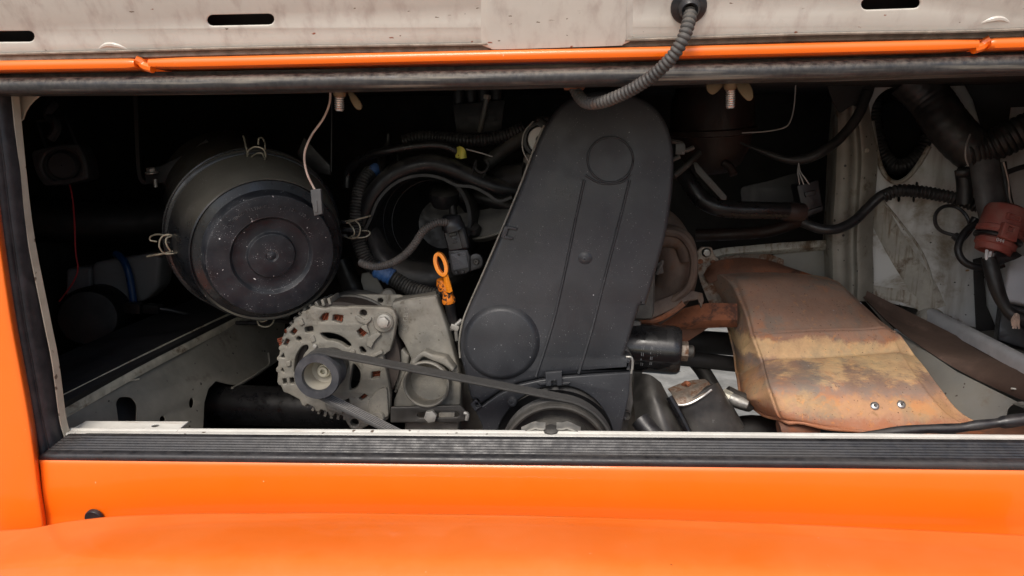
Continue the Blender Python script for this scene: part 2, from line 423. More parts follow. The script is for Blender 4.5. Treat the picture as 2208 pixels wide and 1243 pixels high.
mat('shield_rust', (.40, .20, .125), .62, .15, var=.22, vs=16, bump=.6, bs=260,
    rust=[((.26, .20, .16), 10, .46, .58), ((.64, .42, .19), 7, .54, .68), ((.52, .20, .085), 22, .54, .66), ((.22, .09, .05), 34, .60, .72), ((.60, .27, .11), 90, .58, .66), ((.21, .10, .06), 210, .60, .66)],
    dust_or_sheen=((.40, .33, .25), .15, 30, .6), specks=[((.10, .055, .035), 260, .22, .86), ((.62, .64, .70), 50, .16, .92)],
    bands=[((.34, .25, .195), .795, .90, .008, .60), ((.88, .62, .32), .758, .788, .005, .75), ((.25, .21, .18), .744, .757, .005, .65), ((.70, .42, .17), .716, .742, .008, .45), ((.44, .15, .055), .60, .712, .006, .8)])  # heat-tint bands by height; tan crest also painted lighter to look lit
mat('rust_brown', (.16, .07, .04), .75, .1, var=.3, vs=18, rust=[((.28, .085, .03), 20, .48, .66), ((.07, .035, .022), 26, .55, .7)], bump=.4, bs=250)
mat('rust_orange', (.25, .09, .042), .75, .1, var=.3, vs=24, rust=[((.10, .045, .03), 24, .52, .64)], bump=.3)
mat('manifold_brown', (.085, .058, .046), .7, .2, var=.35, vs=20, rust=[((.12, .055, .03), 25, .5, .7)], dust_or_sheen=((.2, .16, .12), .5, 30, .7), bump=.4)
mat('filter_black', (.008, .008, .009), .16, var=.2, vs=25, dust_or_sheen=((.12, .115, .11), .22, 14, .9))
mat('dark_steel', (.035, .033, .031), .45, .3, wear=((.16, .15, .14), .0018, .7), var=.35, vs=20, dust_or_sheen=((.16, .15, .13), .4, 25, .7), scratch=((.3, .3, .3), 300, .68, .8))
mat('sealer', (.36, .345, .30), .6, var=.18, vs=20, rust=[((.11, .07, .04), 22, .50, .66)], streak=((.19, .15, .105), (130, 130, 9), .50, .70), bump=.3)
mat('post_grey', (.25, .238, .205), .5, var=.2, vs=14, rust=[((.09, .06, .035), 16, .52, .70)], streak=((.30, .29, .26), (40, 40, 5), .52, .75), specks=[((.03, .025, .02), 90, .2, .8)])
mat('rail_light', (.42, .42, .43), .4, var=.12, vs=30, rust=[((.22, .20, .17), 20, .55, .72)])
mat('panel_grey', (.50, .508, .50), .34, var=.08, vs=6, rust=[((.20, .16, .10), 8, .54, .72), ((.10, .065, .035), 18, .64, .74)],
    specks=[((.05, .045, .04), 110, .18, .8), ((.25, .15, .06), 60, .22, .88)], streak=((.22, .20, .16), (16, 16, 2), .52, .75))
mat('plate_brown', (.10, .065, .05), .7, .1, var=.2, vs=10, rust=[((.20, .13, .10), 12, .5, .7)], bump=.2)
mat('ground_concrete', (.27, .25, .205), .85, var=.25, vs=9, rust=[((.19, .175, .14), 7, .48, .66), ((.10, .09, .07), 3, .60, .63)], bump=.6, bs=60)
mat('canister_brown', (.020, .010, .008), .55, .1, var=.3, vs=18, rust=[((.035, .015, .010), 20, .5, .66)], bump=.3)  # brown rust tone darkened to carry the deep-bay shade
mat('lamp_white', (.55, .58, .62), .4, var=.05)
mat('belt_inner', (.26, .25, .24), .55, var=.15, vs=80)

# ================================================================ SETTING
def lin(tab):
    def f(x):
        if x <= tab[0][0]: a, b = tab[0], tab[1]
        elif x >= tab[-1][0]: a, b = tab[-2], tab[-1]
        else:
            for a, b in zip(tab, tab[1:]):
                if a[0] <= x <= b[0]: break
        return a[1] + (b[1] - a[1]) * (x - a[0]) / (b[0] - a[0])
    return f
g = add('ground', mesh([(-40, -40, 0), (40, -40, 0), (40, 40, 0), (-40, 40, 0)], [(0, 1, 2, 3)]), 'ground_concrete', None, None)
g['kind'] = 'structure'

# ---------------------------------------------------------------- van body
van = thing('van_body', 'orange van rear body shell around the open engine bay', 'van', P(1104, 1000, 0))
XS = [-160, -60, 0, 60, 103, 150, 250, 400, 550, 700, 850, 1000, 1150, 1300, 1450, 1600, 1750, 1900, 2050, 2208, 2330]
fl = lin([(85, 983), (1104, 993), (2208, 1003)]); hl = lin([(85, 990), (1104, 1003), (2208, 1015)])
rows = []
ax_ = [84] + [x for x in XS if x > 90]
rows.append([P(x + 4, fl(x) - 8, .004) for x in ax_])
rows.append([P(x + 2, fl(x), -.020) for x in ax_])
rows.append([P(x, hl(x) - 4, -.034) for x in ax_])
rows.append([P(x, hl(x) + 2, -.0375) for x in ax_])
rows.append([P(x + 3, hl(x) + 16, -.0395) for x in ax_])
rows.append([P(x + 8, 1060 + .008 * x, -.0405) for x in ax_])
rows.append([P(x + 15, 1110 + .01 * x, -.0385) for x in ax_])
rows.append([P(x + 20, 1160 + .012 * x, -.034) for x in ax_])
rows.append([P(x + 28, 1260, .02) for x in ax_])
add('rear_apron', loft(rows, 3, 5, .002), 'orange_paint', van, 60)
# corner pillar, left of the opening
ed = [(-40, -60), (-34, 150), (-32, 200), (-12, 350), (3, 480), (32, 680), (52, 790), (70, 890), (83, 980), (93, 1060), (104, 1140), (112, 1220)]
rows = [[P(x + 5, y, .012) for x, y in ed], [P(x + 2, y, -.026) for x, y in ed], [P(x - 6, y, -.045) for x, y in ed],
        [P(x - 22, y, -.0515) for x, y in ed], [P(x - 90, y, -.052) for x, y in ed], [P(x - 260, y, -.035) for x, y in ed], [P(x - 420, y, .02) for x, y in ed]]
rows += [[p + Vector((-.085, .07, 0)) for p in rows[-1]], [p + Vector((-.11, .30, 0)) for p in rows[-1]], [p + Vector((-.11, .90, 0)) for p in rows[-1]]]
add('corner_pillar', loft(rows, 4, 4, .002), 'orange_paint', van, 60)
xr = P(2330, 600, -.04).x + .05
zz_ = [.50, .62, .72, .85, 1.0, 1.15, 1.30]
add('corner_pillar', loft([[Vector((xr + dx, Y, z)) for z in zz_] for dx, Y in ((-.004, .03), (-.001, -.026), (.004, -.045), (.012, -.0515), (.09, -.052), (.25, -.03), (.33, .03), (.35, .3), (.35, .9))], 3, 4, .002), 'orange_paint', van, 60)
# rolled edge above the opening, broken at the two hinges
oe = lin([(-60, 143), (300, 137), (700, 128), (1104, 119), (1400, 113), (1766, 104), (2080, 96), (2208, 92)])
prof = [(-.050, .0056), (-.006, .0056), (.001, .0047), (.0038, .0022), (.0040, -.0015), (.0026, -.0045), (-.002, -.0056), (-.040, -.0056)]
def strip_x(x0, x1, f, Y, n=24): return [P(x0 + (x1 - x0) * i / n, f(x0 + (x1 - x0) * i / n), Y) for i in range(n + 1)]
def endpinch(a, b):
    def f(t):
        k = 1.0
        if a and t < .05: k = .78 + .22 * math.sin(t / .05 * math.pi / 2)
        if b and t > .95: k = .78 + .22 * math.sin((1 - t) / .05 * math.pi / 2)
        return k
    return f
for (x0, x1, a, b) in ((-120, 292, 0, 1), (322, 2108, 1, 1), (2134, 2330, 1, 0)):
    add('rolled_edge', sweep(strip_x(x0, x1, oe, -.054, 60), prof, scale=endpinch(a, b)), 'orange_paint', van, 50)
for (x0, dx) in ((306, 1), (2122, -1)):
    hinge = tube([P(x0 - 14 * dx, oe(x0) - 8, -.052), P(x0 - 2 * dx, oe(x0) - 2, -.050), P(x0 + 6 * dx, oe(x0) + 6, -.050), P(x0 + 24 * dx, oe(x0) + 12, -.052)], .0045, 8, 4)
    add('hinge_leaf', hinge, 'orange_paint', van)
# painted lip round the opening
tl = lin([(-40, 204), (430, 200), (700, 195), (1104, 188), (1440, 180), (1800, 172), (2208, 160)])
add('opening_lip', sweep(strip_x(20, 2330, tl, .002, 30), [(-.010, .0016), (.001, .0016), (.0016, 0), (.001, -.0006), (-.010, -.0006)]), 'lip_paint', van)
bl = lin([(138, 940), (1104, 946), (2208, 957)])
add('opening_lip', sweep(strip_x(140, 2330, bl, -.002, 40), [(.002, -.005), (.002, .0020), (.001, .0038), (-.003, .0042), (-.006, .0042), (-.0075, .0056), (-.011, .0058), (-.012, .004), (-.012, -.005)]), 'lip_paint', van)
lp = [(24, 190), (25, 205), (54, 480), (92, 680), (112, 780), (128, 900), (139, 942)]
add('opening_lip', sweep(crom([P(x, y, -.004) for x, y in lp], 5), [(.001, 0), (.002, .0008), (.0015, .0018), (-.006, .0040), (-.007, .0035), (-.006, 0)]), 'lip_tan', van)
gp = Plane(60, 220, .014)
add('corner_gusset', plate([(38, 190), (130, 190)] + [(96, 202), (86, 207), (74, 216), (62, 229), (54, 243), (49, 258), (44, 262)], [], gp, .0025, .0006), 'lip_tan', van)
# shell of the bay
def sheet(pts, m, name, t=.003): return add(name, quadsheet([Vector(p) for p in pts], t), m, van, None)
zt = P(1104, 188, 0).z + .012
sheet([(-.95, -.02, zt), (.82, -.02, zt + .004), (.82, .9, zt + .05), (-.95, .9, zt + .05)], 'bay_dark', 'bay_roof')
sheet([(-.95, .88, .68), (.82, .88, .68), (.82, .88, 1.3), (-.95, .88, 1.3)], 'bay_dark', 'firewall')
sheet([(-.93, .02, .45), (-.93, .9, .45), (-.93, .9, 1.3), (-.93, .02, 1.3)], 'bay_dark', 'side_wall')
sheet([(-.93, .12, .60), (.10, .12, .60), (.10, .88, .60), (-.93, .88, .60)], 'bay_dark', 'underside_light_block')  # unseen sheet added to keep ground light out of the bay
sheet([(.46, .12, .60), (.80, .12, .60), (.80, .88, .60), (.46, .88, .60)], 'bay_dark', 'underside_light_block')  # second unseen light-blocking sheet, right of the visible ground gap
sheet([(-.93, .875, .60), (.08, .875, .60), (.08, .875, .70), (-.93, .875, .70)], 'bay_dark', 'firewall_light_block')  # unseen sheet added to close off light below the firewall
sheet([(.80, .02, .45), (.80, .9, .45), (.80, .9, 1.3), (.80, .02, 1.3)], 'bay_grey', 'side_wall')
sheet([(-.80, .015, zt + .006), (.82, .015, zt + .01), (.82, .03, zt + .34), (-.80, .03, zt + .34)], 'orange_paint', 'rear_panel')
# left frame rail: worn top band, holed side plate, stamped brace
a, b = P(132, 862, .07), P(560, 652, .56)
top_in = [P(150, 902, .07), P(300, 815, .20), P(430, 745, .34), P(585, 668, .55)]
top_a = [P(118, 862, .05), P(290, 775, .20), P(420, 712, .34), P(560, 645, .56)]
band = [P(128, 890, .055), P(294, 797, .19), P(424, 730, .33), P(575, 655, .55)]
far = [P(-60, 845, .07), P(120, 770, .22), P(270, 705, .36), P(430, 640, .58)]
add('frame_rail_top', loft([far, top_a, band], 6, 3, .002), 'bay_dark', van)
add('frame_rail_edge', loft([[p + Vector((0, 0, .001)) for p in top_a], [p.lerp(q, .5) + Vector((0, 0, .003)) for p, q in zip(top_a, band)], [p + Vector((.002, 0, 0)) for p in band], [p + Vector((.003, 0, -.010)) for p in band]], 6, 3, .0015), 'rail_edge', van)
spl = plane3(P(140, 900, .06), P(600, 690, .55), P(440, 905, .26))
side = [(128, 893), (294, 800), (424, 733), (575, 658), (632, 640), (640, 660), (615, 700), (604, 775), (560, 808), (520, 832), (490, 828), (466, 822), (450, 838), (441, 868), (438, 930), (120, 930)]
holes = [rpoly([(250, 868, 12), (258, 856, 10), (284, 856, 12), (296, 872, 10), (294, 912, 4), (256, 912, 4)], 8), ell(413, 869, 5, 11, 6), ell(351, 906, 6, 9)]
add('frame_rail_side', plate(side, holes, spl, .002, .0004), 'rail_grey', van)
sp2 = spl.shift(.0012)
add('side_seam', tube([sp2.hit(150, 893), sp2.hit(210, 855), sp2.hit(260, 826), sp2.hit(300, 818)], .0014, 6, 5), 'rail_edge', van)
add('brace_bead', tube([sp2.hit(500, 838), sp2.hit(535, 818), sp2.hit(575, 792), sp2.hit(581, 782), sp2.hit(579, 762)], .0022, 8, 5), 'rail_grey', van)
add('rail_stiffener', quadsheet([spl.shift(-.03).hit(220, 850), spl.shift(-.03).hit(330, 850), spl.shift(-.03).hit(330, 930), spl.shift(-.03).hit(220, 930)], .002), 'bay_dark', van, None)
# white bracket flange behind the sill, with its hole
fpl = Plane(280, 918, .03, 0, 3.2)
add('sill_bracket', plate([(146, 930), (186, 908), (406, 909), (388, 924), (386, 934), (146, 934)], [ell(335, 918, 9, 3, -8, 12)], fpl, .0022, .0005), 'lip_paint', van)

# ---------------------------------------------------------------- right hand inner body
ipl = Plane(1990, 500, .47, -.42, .05)
def xy(seq): return [(p[0], p[1]) for p in seq]
def cr2(pts, n=4, closed=True): return [(p.x, p.y) for p in crom([(a, b, 0) for a, b in pts], n, closed)]
hole = cr2([(1878, 255), (1890, 330), (1905, 375), (1930, 396), (1958, 385), (1985, 352), (2005, 318), (2022, 270), (2012, 215), (1975, 185), (1920, 190), (1888, 215)])
slits = [ell(1977, 398, 3.2, 6, 0, 10), ell(1938, 430, 3.2, 6, 0, 10), ell(1970, 430, 3, 6, 0, 10), ell(2085, 338, 4, 3, 0, 10)]
pan = add('inner_side_panel', plate([(1850, 60), (2400, 60), (2400, 720), (2150, 716), (2040, 694), (1985, 668), (1850, 640)], [hole] + slits, ipl, .003, .0008), 'panel_grey', van)
rim = [ipl.shift(.002).hit(x, y) for x, y in cr2([(1880, 262), (1891, 330), (1906, 374), (1930, 394), (1957, 383), (1984, 350), (2004, 316)], 6, False)]
add('hole_flange', tube(rim, .004, 8, 1, raw=True), 'sealer', pan)
add('hole_cavity', lathe([(.001, -.20), (.075, -.20), (.10, -.10), (.11, -.004)], ipl.hit(1948, 285), ipl.n, 28, False), 'bay_dark', pan)
# stamped ribs and brushed sealer
def ribbon(pts, w0, hgt, pl, n=6, w1=None):
    path = crom([pl.hit(x, y) for x, y in pts], n); w1 = w1 or w0
    k = sc(pts[0][0], pts[0][1], .47)
    pr = [(0, -w0 / 2 * k), (hgt * .8, -w0 * .36 * k), (hgt, -w0 * .15 * k), (hgt * .72, 0), (hgt, w0 * .18 * k), (hgt * .8, w0 * .36 * k), (0, w0 / 2 * k)]
    return sweep(path, pr, pl.n, closed_prof=True, scale=lambda t: 1 + (w1 / w0 - 1) * t)
add('sealer_bead', ribbon([(1885, 440), (1915, 500), (1950, 560), (1990, 620), (2010, 668)], 44, .0024, ipl, 6, 56), 'sealer', pan)
add('sealer_bead', ribbon([(1860, 470), (1866, 540), (1864, 625)], 26, .0025, ipl), 'sealer', pan)
add('sealer_bead', ribbon([(1852, 622), (1900, 632), (1950, 640), (2010, 668)], 28, .0022, ipl), 'sealer', pan)
add('stamped_edge', tube([ipl.hit(1900, 430), ipl.hit(1945, 485), ipl.hit(1985, 540), ipl.hit(2008, 600), ipl.hit(2018, 668)], .0022, 8, 6), 'sealer', pan)
# door-post like pillar beside it
pp = [(1812, 130, .475), (1805, 225, .475), (1800, 330, .475), (1796, 420, .475), (1790, 520, .475), (1792, 600, .475), (1790, 650, .475)]
offs = [(-16, .06), (0, .0), (14, -.004), (30, -.004), (40, .006), (50, .006), (58, -.006), (70, -.004), (82, .004), (92, .012)]
rows = [[P(x + o * (.75 if y < 260 else 1), y, Y + d) for x, y, Y in pp] for o, d in offs]
add('post_cap', plate(rpoly([(1760, 120), (1905, 120), (1884, 200), (1868, 240), (1838, 226), (1812, 246), (1796, 220)], 6), [], Plane(1830, 200, .44), .004, .001), 'bay_dark', van)
post = add('inner_post', loft(rows, 5, 3, .002), 'post_grey', van, 50)
pq = Plane(1822, 450, .471)
for (x, y) in ((1822, 358), (1818, 508)): add('screw_hole', lathe([(.0022, 0), (.0022, .001), (.0005, .0012)], pq.hit(x, y), pq.n, 10), 'rubber_clean', post)
add('screw', hexprof(pq.shift(.002).hit(1868, 325), pq.n, .004, .003), 'sealer', post)
# right rail, brown floor plate, lower side plate
r0 = [P(1988, 668, .47), P(2075, 712, .36), P(2208, 782, .20), P(2330, 846, .10)]
def offz(r, dx, dz): return [p + Vector((dx, 0, dz)) for p in r]
rail = add('floor_rail', loft([offz(r0, .017, -.014), offz(r0, .014, .002), offz(r0, .006, .007), offz(r0, -.004, .003), offz(r0, -.007, -.012)], 6, 3, .0015), 'rail_light', van)
add('sealer_blob', lathe([(.001, .012), (.010, .010), (.019, .004), (.022, -.004)], P(2005, 680, .455), Vector((-.3, -.5, .8)), 14), 'sealer', rail)
add('sealer_blob', tube([P(2018, 704, .44), P(2034, 700, .435), P(2044, 690, .435), P(2050, 682, .435)], .005, 8, 4, taper=lambda t: 1 - .5 * t), 'sealer', rail)
m0 = offz(r0, -.006, -.010)
e0 = [P(1862, 640, .47), P(1930, 705, .38), P(2060, 795, .28), P(2240, 880, .16)]
add('floor_plate', loft([[P(1870, 628, .475)] + m0[1:], [p.lerp(q, .5) + Vector((0, 0, -.004)) for p, q in zip([P(1870, 628, .475)] + m0[1:], e0)], e0], 6, 5, .0015), 'plate_brown', van)
lpl = plane3(P(1900, 690, .42), P(2230, 885, .165), P(2100, 940, .20))
add('lower_side_plate', plate([(1862, 645), (1930, 712), (2060, 800), (2330, 935), (2330, 1010), (1990, 1010), (1990, 800)], [ell(2204, 893, 34, 26, 0, 20)], lpl, .002, .0005), 'bay_grey', van)
add('floor_lip', tube([P(2180, 838, .19), P(2215, 842, .185)], .0012, 6, 2), 'lip_paint', van)
# far right corner: dark sill, white lamp box behind it
lamp = thing('lamp_housing', 'plain white lamp housing at the right edge behind the red connector', 'lamp housing', P(2200, 640, .36))
add('housing', bev(plate([(2178, 548), (2330, 560), (2330, 680), (2164, 648)], [], Plane(2200, 600, .33, -.4, .3), .05, .004), .001), 'lamp_white', lamp)
add('base', plate([(2160, 652), (2330, 690), (2330, 790), (2150, 735)], [], Plane(2200, 700, .33, -.4, .3), .04, .003), 'rubber_clean', lamp)
# crossmember at the back, right
xm = thing('rear_crossmember', 'dusty grey crossmember with bolted bracket behind the rusty shield', 'crossmember', P(1640, 560, .5))
add('beam', plate([(1512, 545), (1560, 534), (1680, 523), (1790, 516), (1790, 530), (1690, 538), (1565, 548), (1512, 562)], [], Plane(1650, 535, .50, 0, .6), .02, .002), 'sealer', xm)
add('web_plate', plate([(1550, 544), (1660, 540), (1790, 532), (1792, 640), (1640, 640), (1560, 600)], [rpoly([(1644, 540), (1668, 539), (1668, 556), (1650, 556)], 2)], Plane(1680, 580, .525), .003, .0006), 'bay_grey', xm)
bk = add('bracket', plate(rpoly([(1500, 545), (1512, 533), (1535, 533), (1541, 552), (1552, 560), (1550, 576), (1530, 582), (1508, 580), (1497, 565)], 4), [], Plane(1524, 558, .485), .006, .0012), 'zinc_rust', xm)
bp_ = Plane(1524, 558, .485)
add('bolt', hexprof(bp_.hit(1523, 545), bp_.n, .0065, .006, .0085, .002), 'steel', bk)
for (x, y) in ((1510, 565), (1538, 567)): add('weld', lathe([(.001, .0015), (.004, .001), (.005, 0)], bp_.hit(x, y), bp_.n, 12), 'rust_orange', bk)
add('shelf', plate([(1552, 556), (1600, 548), (1660, 548), (1690, 560), (1690, 572), (1552, 575)], [], Plane(1620, 560, .49, 0, .5), .004, .001), 'zinc_rust', xm)

# ---------------------------------------------------------------- bumper
bt = lin([(-200, 1158), (0, 1147), (60, 1143), (110, 1133), (200, 1119), (350, 1111), (700, 1109), (1104, 1114), (1400, 1122), (1700, 1133), (2000, 1147), (2208, 1158), (2330, 1165)])
base = [P(x, bt(x), -.10) for x in XS]
rows = [[p + Vector((0, dy, dz)) for p in base] for dy, dz in ((.012, -.05), (.010, -.008), (.004, -.001), (-.006, 0), (-.04, .0015), (-.075, .001), (-.092, -.003), (-.108, -.012), (-.118, -.03), (-.122, -.07), (-.118, -.13))]
tag(add('rear_bumper', loft(rows, 3, 4, .002), 'orange_paint', None, 60), 'smooth orange painted bumper across the bottom, below the apron', 'bumper')
pg = P(203, 1117, -.0425)
tag(add('apron_plug', lathe([(.0105, -.002), (.0105, .0015), (.0095, .0028), (.006, .0028), (.001, .0028)], pg, Vector((0, -1, -.15)), 28), 'rubber_clean'), 'small round black plug in the orange apron, half behind the bumper', 'plug')

# ---------------------------------------------------------------- rubber weatherstrips
tp = lin([(-60, 186), (0, 184.5), (430, 180), (700, 175), (1104, 167), (1440, 158), (1800, 148), (2208, 136), (2330, 132)])
pr = [(-.040, .0125), (-.006, .0125), (-.005, .006)] + [(.0030 + .0085 * math.cos(R(a)), -.001 + .0085 * math.sin(R(a))) for a in (75, 50, 25, 0, -25, -50, -75, -100)] + [(-.036, -.0085)]
tag(add('weatherstrip', sweep(strip_x(-140, 2330, tp, -.036, 90), pr), 'rubber', None, 50), 'dusty black rubber seal along the top edge of the opening', 'rubber seal', 'seals round the opening')
bp = lin([(96, 984), (1104, 994), (2208, 1004)])
pr = [(-.02, -.002), (.010, -.002), (.0145, .000), (.0165, .003), (.0165, .007), (.0145, .0095), (.010, .0108), (.0085, .0112)]
for i in range(6):
    u0 = .0080 - i * .0033; v0 = .0116 + i * .0018
    pr += [(u0, v0), (u0 - .0006, v0 + .0011), (u0 - .0022, v0 + .0013), (u0 - .0027, v0 + .0008)]
pr += [(-.014, .0225), (-.020, .021)]
pth = strip_x(96, 2330, bp, -.022, 60)
me = sweep(pth, pr)
x0 = P(100, 984, -.022).x
for v in me.vertices:                # mitred left end
    t = max(0, .03 - (v.co.x - x0)) / .03
    h = v.co.z - P(100, 984, -.022).z
    if v.co.x < x0 + .02: v.co.x += max(0, h) * 1.0
tag(add('weatherstrip', me, 'rubber_clean', None, 50), 'ribbed black rubber seal along the sill, above the orange apron', 'rubber seal', 'seals round the opening')
lsx = [(-32, 196), (-12, 350), (3, 480), (32, 680), (52, 790), (70, 890), (90, 984)]
pr = [(-.02, -.001), (.003, -.001), (.007, .0005), (.009, .0035), (.0085, .007), (.006, .0098), (.0025, .0105), (.002, .0115), (.003, .013), (.0015, .0150), (-.003, .0165), (-.010, .0175), (-.02, .0175)]
lp_ = crom([P(x + 2, y, -.018) for x, y in lsx], 8)
tag(add('weatherstrip', sweep(lp_, pr), 'rubber_side', None, 50), 'upright black rubber seal beside the orange corner pillar', 'rubber seal', 'seals round the opening')

# ---------------------------------------------------------------- open engine lid
lid = thing('engine_hatch', 'raised engine lid showing its speckled cream inner side and slots', 'engine lid', P(1104, 100, -.05))
lpn = Plane(1104, 100, -.055, 0, -.62)
seam = [(-200, 121), (0, 117), (200, 112), (500, 104), (700, 100), (1040, 95), (1365, 86), (1766, 73), (2077, 68), (2330, 58)]
outer = seam + [(2330, -330), (-200, -330)]
sl = [slot(-60, 80.5, 62, 79.5, 12), slot(458, 45, 579, 42.5, 12), slot(1869, 10.5, 1972, 7, 12)]
g_hole = ell(1485, 16, 22, 20)
ip = add('inner_panel', plate(outer, sl + [g_hole], lpn, .0022, .0012), 'cream_paint', lid)
hs = [P(x, y + 6.5, -.050) for x, y in seam]
add('hem', sweep(crom(hs, 6), [(-.006, -.0045), (-.0015, -.0045), (0, -.0035), (-.0005, .003), (-.003, .0055), (-.006, .0055)]), 'hem_grime', lid)
add('seam_bead', sweep(crom([lpn.shift(.0006).hit(x, y + .5) for x, y in seam], 6), [(0, -.0012), (.0012, -.0006), (.0012, .0008), (0, .0014)], lpn.n), 'hem_grime', lid)
ctr = [[lpn.shift(d).hit(x, y) for x, y in col] for d, col in (
    (.0, [(1036, -330), (1036, 40), (1037, 90), (1041, 99)]), (.0014, [(1050, -330), (1050, 40), (1052, 92), (1058, 105)]), (.0021, [(1068, -330), (1062, 40), (1064, 94), (1075, 107)]),
    (.0021, [(1200, -330), (1200, 40), (1200, 92), (1200, 103.5)]), (.0021, [(1330, -330), (1335, 40), (1334, 88), (1328, 99)]), (.0014, [(1348, -330), (1350, 40), (1348, 86), (1342, 97)]), (.0, [(1366, -330), (1366, 40), (1365, 80), (1358, 90)]))]
add('raised_pressing', loft(ctr, 4, 4, .001), 'cream_paint', ip, 60)
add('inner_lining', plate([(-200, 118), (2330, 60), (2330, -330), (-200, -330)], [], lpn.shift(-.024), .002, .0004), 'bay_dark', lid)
for q in (((-200, 119), (2330, 60)), ((-200, -329), (2330, -329)), ((-200, 119), (-200, -330)), ((2330, 60), (2330, -330))):
    k0, k1 = lpn.shift(-.003), lpn.shift(-.0225)
    add('edge_return', quadsheet([k0.hit(*q[0]), k0.hit(*q[1]), k1.hit(*q[1]), k1.hit(*q[0])], .001), 'bay_dark', lid, None)
add('outer_skin', plate([(-200, 118), (2330, 60), (2330, -330), (-200, -330)], [], lpn.shift(-.028), .0015, .0004), 'orange_paint', lid)
for (x, y, s) in ((240, 98, 1), (2150, 42, -1)):
    add('dent', tube([lpn.shift(-.001).hit(x - 26 * s, y + 6), lpn.shift(-.001).hit(x - 8 * s, y - 2), lpn.shift(-.001).hit(x + 14 * s, y), lpn.shift(-.001).hit(x + 36 * s, y + 8)], .0024, 8, 6, taper=lambda t: .5 + math.sin(t * math.pi) * .7), 'cream_paint', ip)
gr = add('grommet', lathe([(.0045, .006), (.0075, .010), (.009, .008), (.0105, .004), (.015, .003), (.0165, .0012), (.0165, -.003), (.010, -.004)], lpn.hit(1485, 15), lpn.n, 28, False), 'rubber_clean', lid)

# ================================================================ LEFT SIDE OF THE BAY
# ---------------------------------------------------------------- air filter housing
fc, rc = P(587, 553, .125), P(553, 505, .21)
fax = (fc - rc).normalized(); H = (fc - rc).length
k = sc(560, 520, .17)
af = thing('air_filter_housing', 'large round black plastic air filter housing with wire clips', 'air filter', rc - fax * .1)
rr = 178 * sc(548, 503, .215)
can = add('can', lathe([(rr * .5, -.27), (rr * .80, -.265), (rr * .87, -.24), (rr * .90, -.02), (rr * .93, -.010), (rr * .94, -.006)], rc, fax, 64), 'can_plastic', af)
add('rim_ring', lathe([(rr * .90, -.016), (rr * .985, -.016), (rr, -.012), (rr, -.007), (rr * .97, -.0055), (rr * .97, -.0035), (rr * .995, -.002), (rr * .995, .003), (rr * .965, .006), (rr * .93, .006)], rc, fax, 72, False), 'can_plastic', af)
fr = 131 * sc(587, 553, .125)
cov = [(rr * .955, .004), (rr * .945, .012), (rr * .915, .030), (rr * .89, H * .50), (rr * .845, H * .70), (rr * .825, H * .755), (rr * .815, H * .80), (rr * .802, H * .815), (rr * .785, H * .785),
       (fr * 1.04, H * .83), (fr * 1.01, H * .965), (fr * .99, H * .992), (fr * .965, H), (fr * .65, H), (fr * .635, H - .001), (fr * .60, H - .0055), (fr * .585, H - .006), (fr * .405, H - .006), (fr * .39, H - .0055), (fr * .36, H - .0015), (fr * .345, H - .001), (fr * .10, H - .001), (fr * .08, H - .003), (fr * .02, H - .001), (.0001, H - .0005)]
cv = add('cover', lathe(cov[:10], rc, fax, 96, False), 'can_plastic', af, 30)
add('cover_face', lathe(cov[9:], rc, fax, 96, False), 'can_face', af, 30)
# raised lettering round the face
fpl = Plane(0, 0, 0, p=rc + fax * H, n=fax)
def arc_text(body, pl, cx, cy, rad, a0, a1, size, ext=.0005):
    ms = []; n = len(body)
    for i, ch in enumerate(body):
        if ch == ' ': continue
        a = a0 + (a1 - a0) * i / (n - 1); px, py = cx + rad * math.sin(R(a)), cy - rad * .885 * math.cos(R(a))
        ms.append(text(ch, pl, px, py, size, ext, -a, .9))
    return join(ms)
add('lettering', join([arc_text('ELEMENTO FILTRANTE', fpl, 586, 551, 119, -52, -3, 10), arc_text('217 129 620.1', fpl, 586, 551, 119, 8, 42, 10)]), 'can_face', af, None)
# wire clips
def clip(cx, cy, Y, ang, s=1.0, loops=True):
    """spring-wire clip over the rim, drawn in its own little plane turned by ang"""
    c, sn = math.cos(R(ang)), math.sin(R(ang))
    def q(x, y, d): return P(cx + (x * c - y * sn) * s, cy + (x * sn + y * c) * s, Y + d)
    r = .0011; ms = []
    ms.append(tube([q(-16, 16, -.004), q(-19, -2, -.010), q(-10, -14, -.014), q(3, -17, -.015), q(16, -12, -.014), q(21, 2, -.010), q(17, 16, -.004)], r, 8, 6))
    ms.append(tube([q(-12, 8, -.006), q(0, -2, -.010), q(12, -4, -.010), q(19, 6, -.006)], r, 8, 6))
    if loops:
        ms.append(tube([q(-12, 14, -.004), q(-21, -10, 0), q(-27, -30, .006), q(-30, -38, .010)], r * 1.2, 8, 5))
        ms.append(tube([q(18, 0, -.004), q(18, -22, .002), q(12, -36, .006), q(4, -36, .008), q(3, -22, .008)], r, 8, 5))
    w = join(ms)
    return w, q
for (cx, cy, Y, ang, s, lp2) in ((552, 334, .21, 4, 1.0, True), (361, 528, .205, -82, 1.05, True), (760, 494, .22, 92, 1.0, True), (573, 690, .185, 180, .9, False)):
    Y = Plane(0, 0, 0, p=rc, n=fax).hit(cx, cy).y - (.045 if cx > 700 else .012)
    wmesh, q = clip(cx, cy, Y, ang, s, lp2)
    cl = add('clip', wmesh, 'wire_clip', af)
    if lp2: add('clip_foot', join([obox(q(-14, 18, -.002), AX, .010, .006, .005, .0012), obox(q(16, 18, -.002), AX, .010, .006, .005, .0012), obox(q(2, 8, .002), AX, .016, .006, .006, .0012)]), 'can_plastic', cl)
br = add('mounting_bracket', plate([(312, 378), (318, 366), (345, 358), (400, 332), (445, 300), (470, 330), (400, 380), (368, 440), (352, 395), (314, 398)], [], Plane(370, 370, .30, .2), .004, .001), 'black_plastic', af)
bpl = Plane(328, 366, .295)
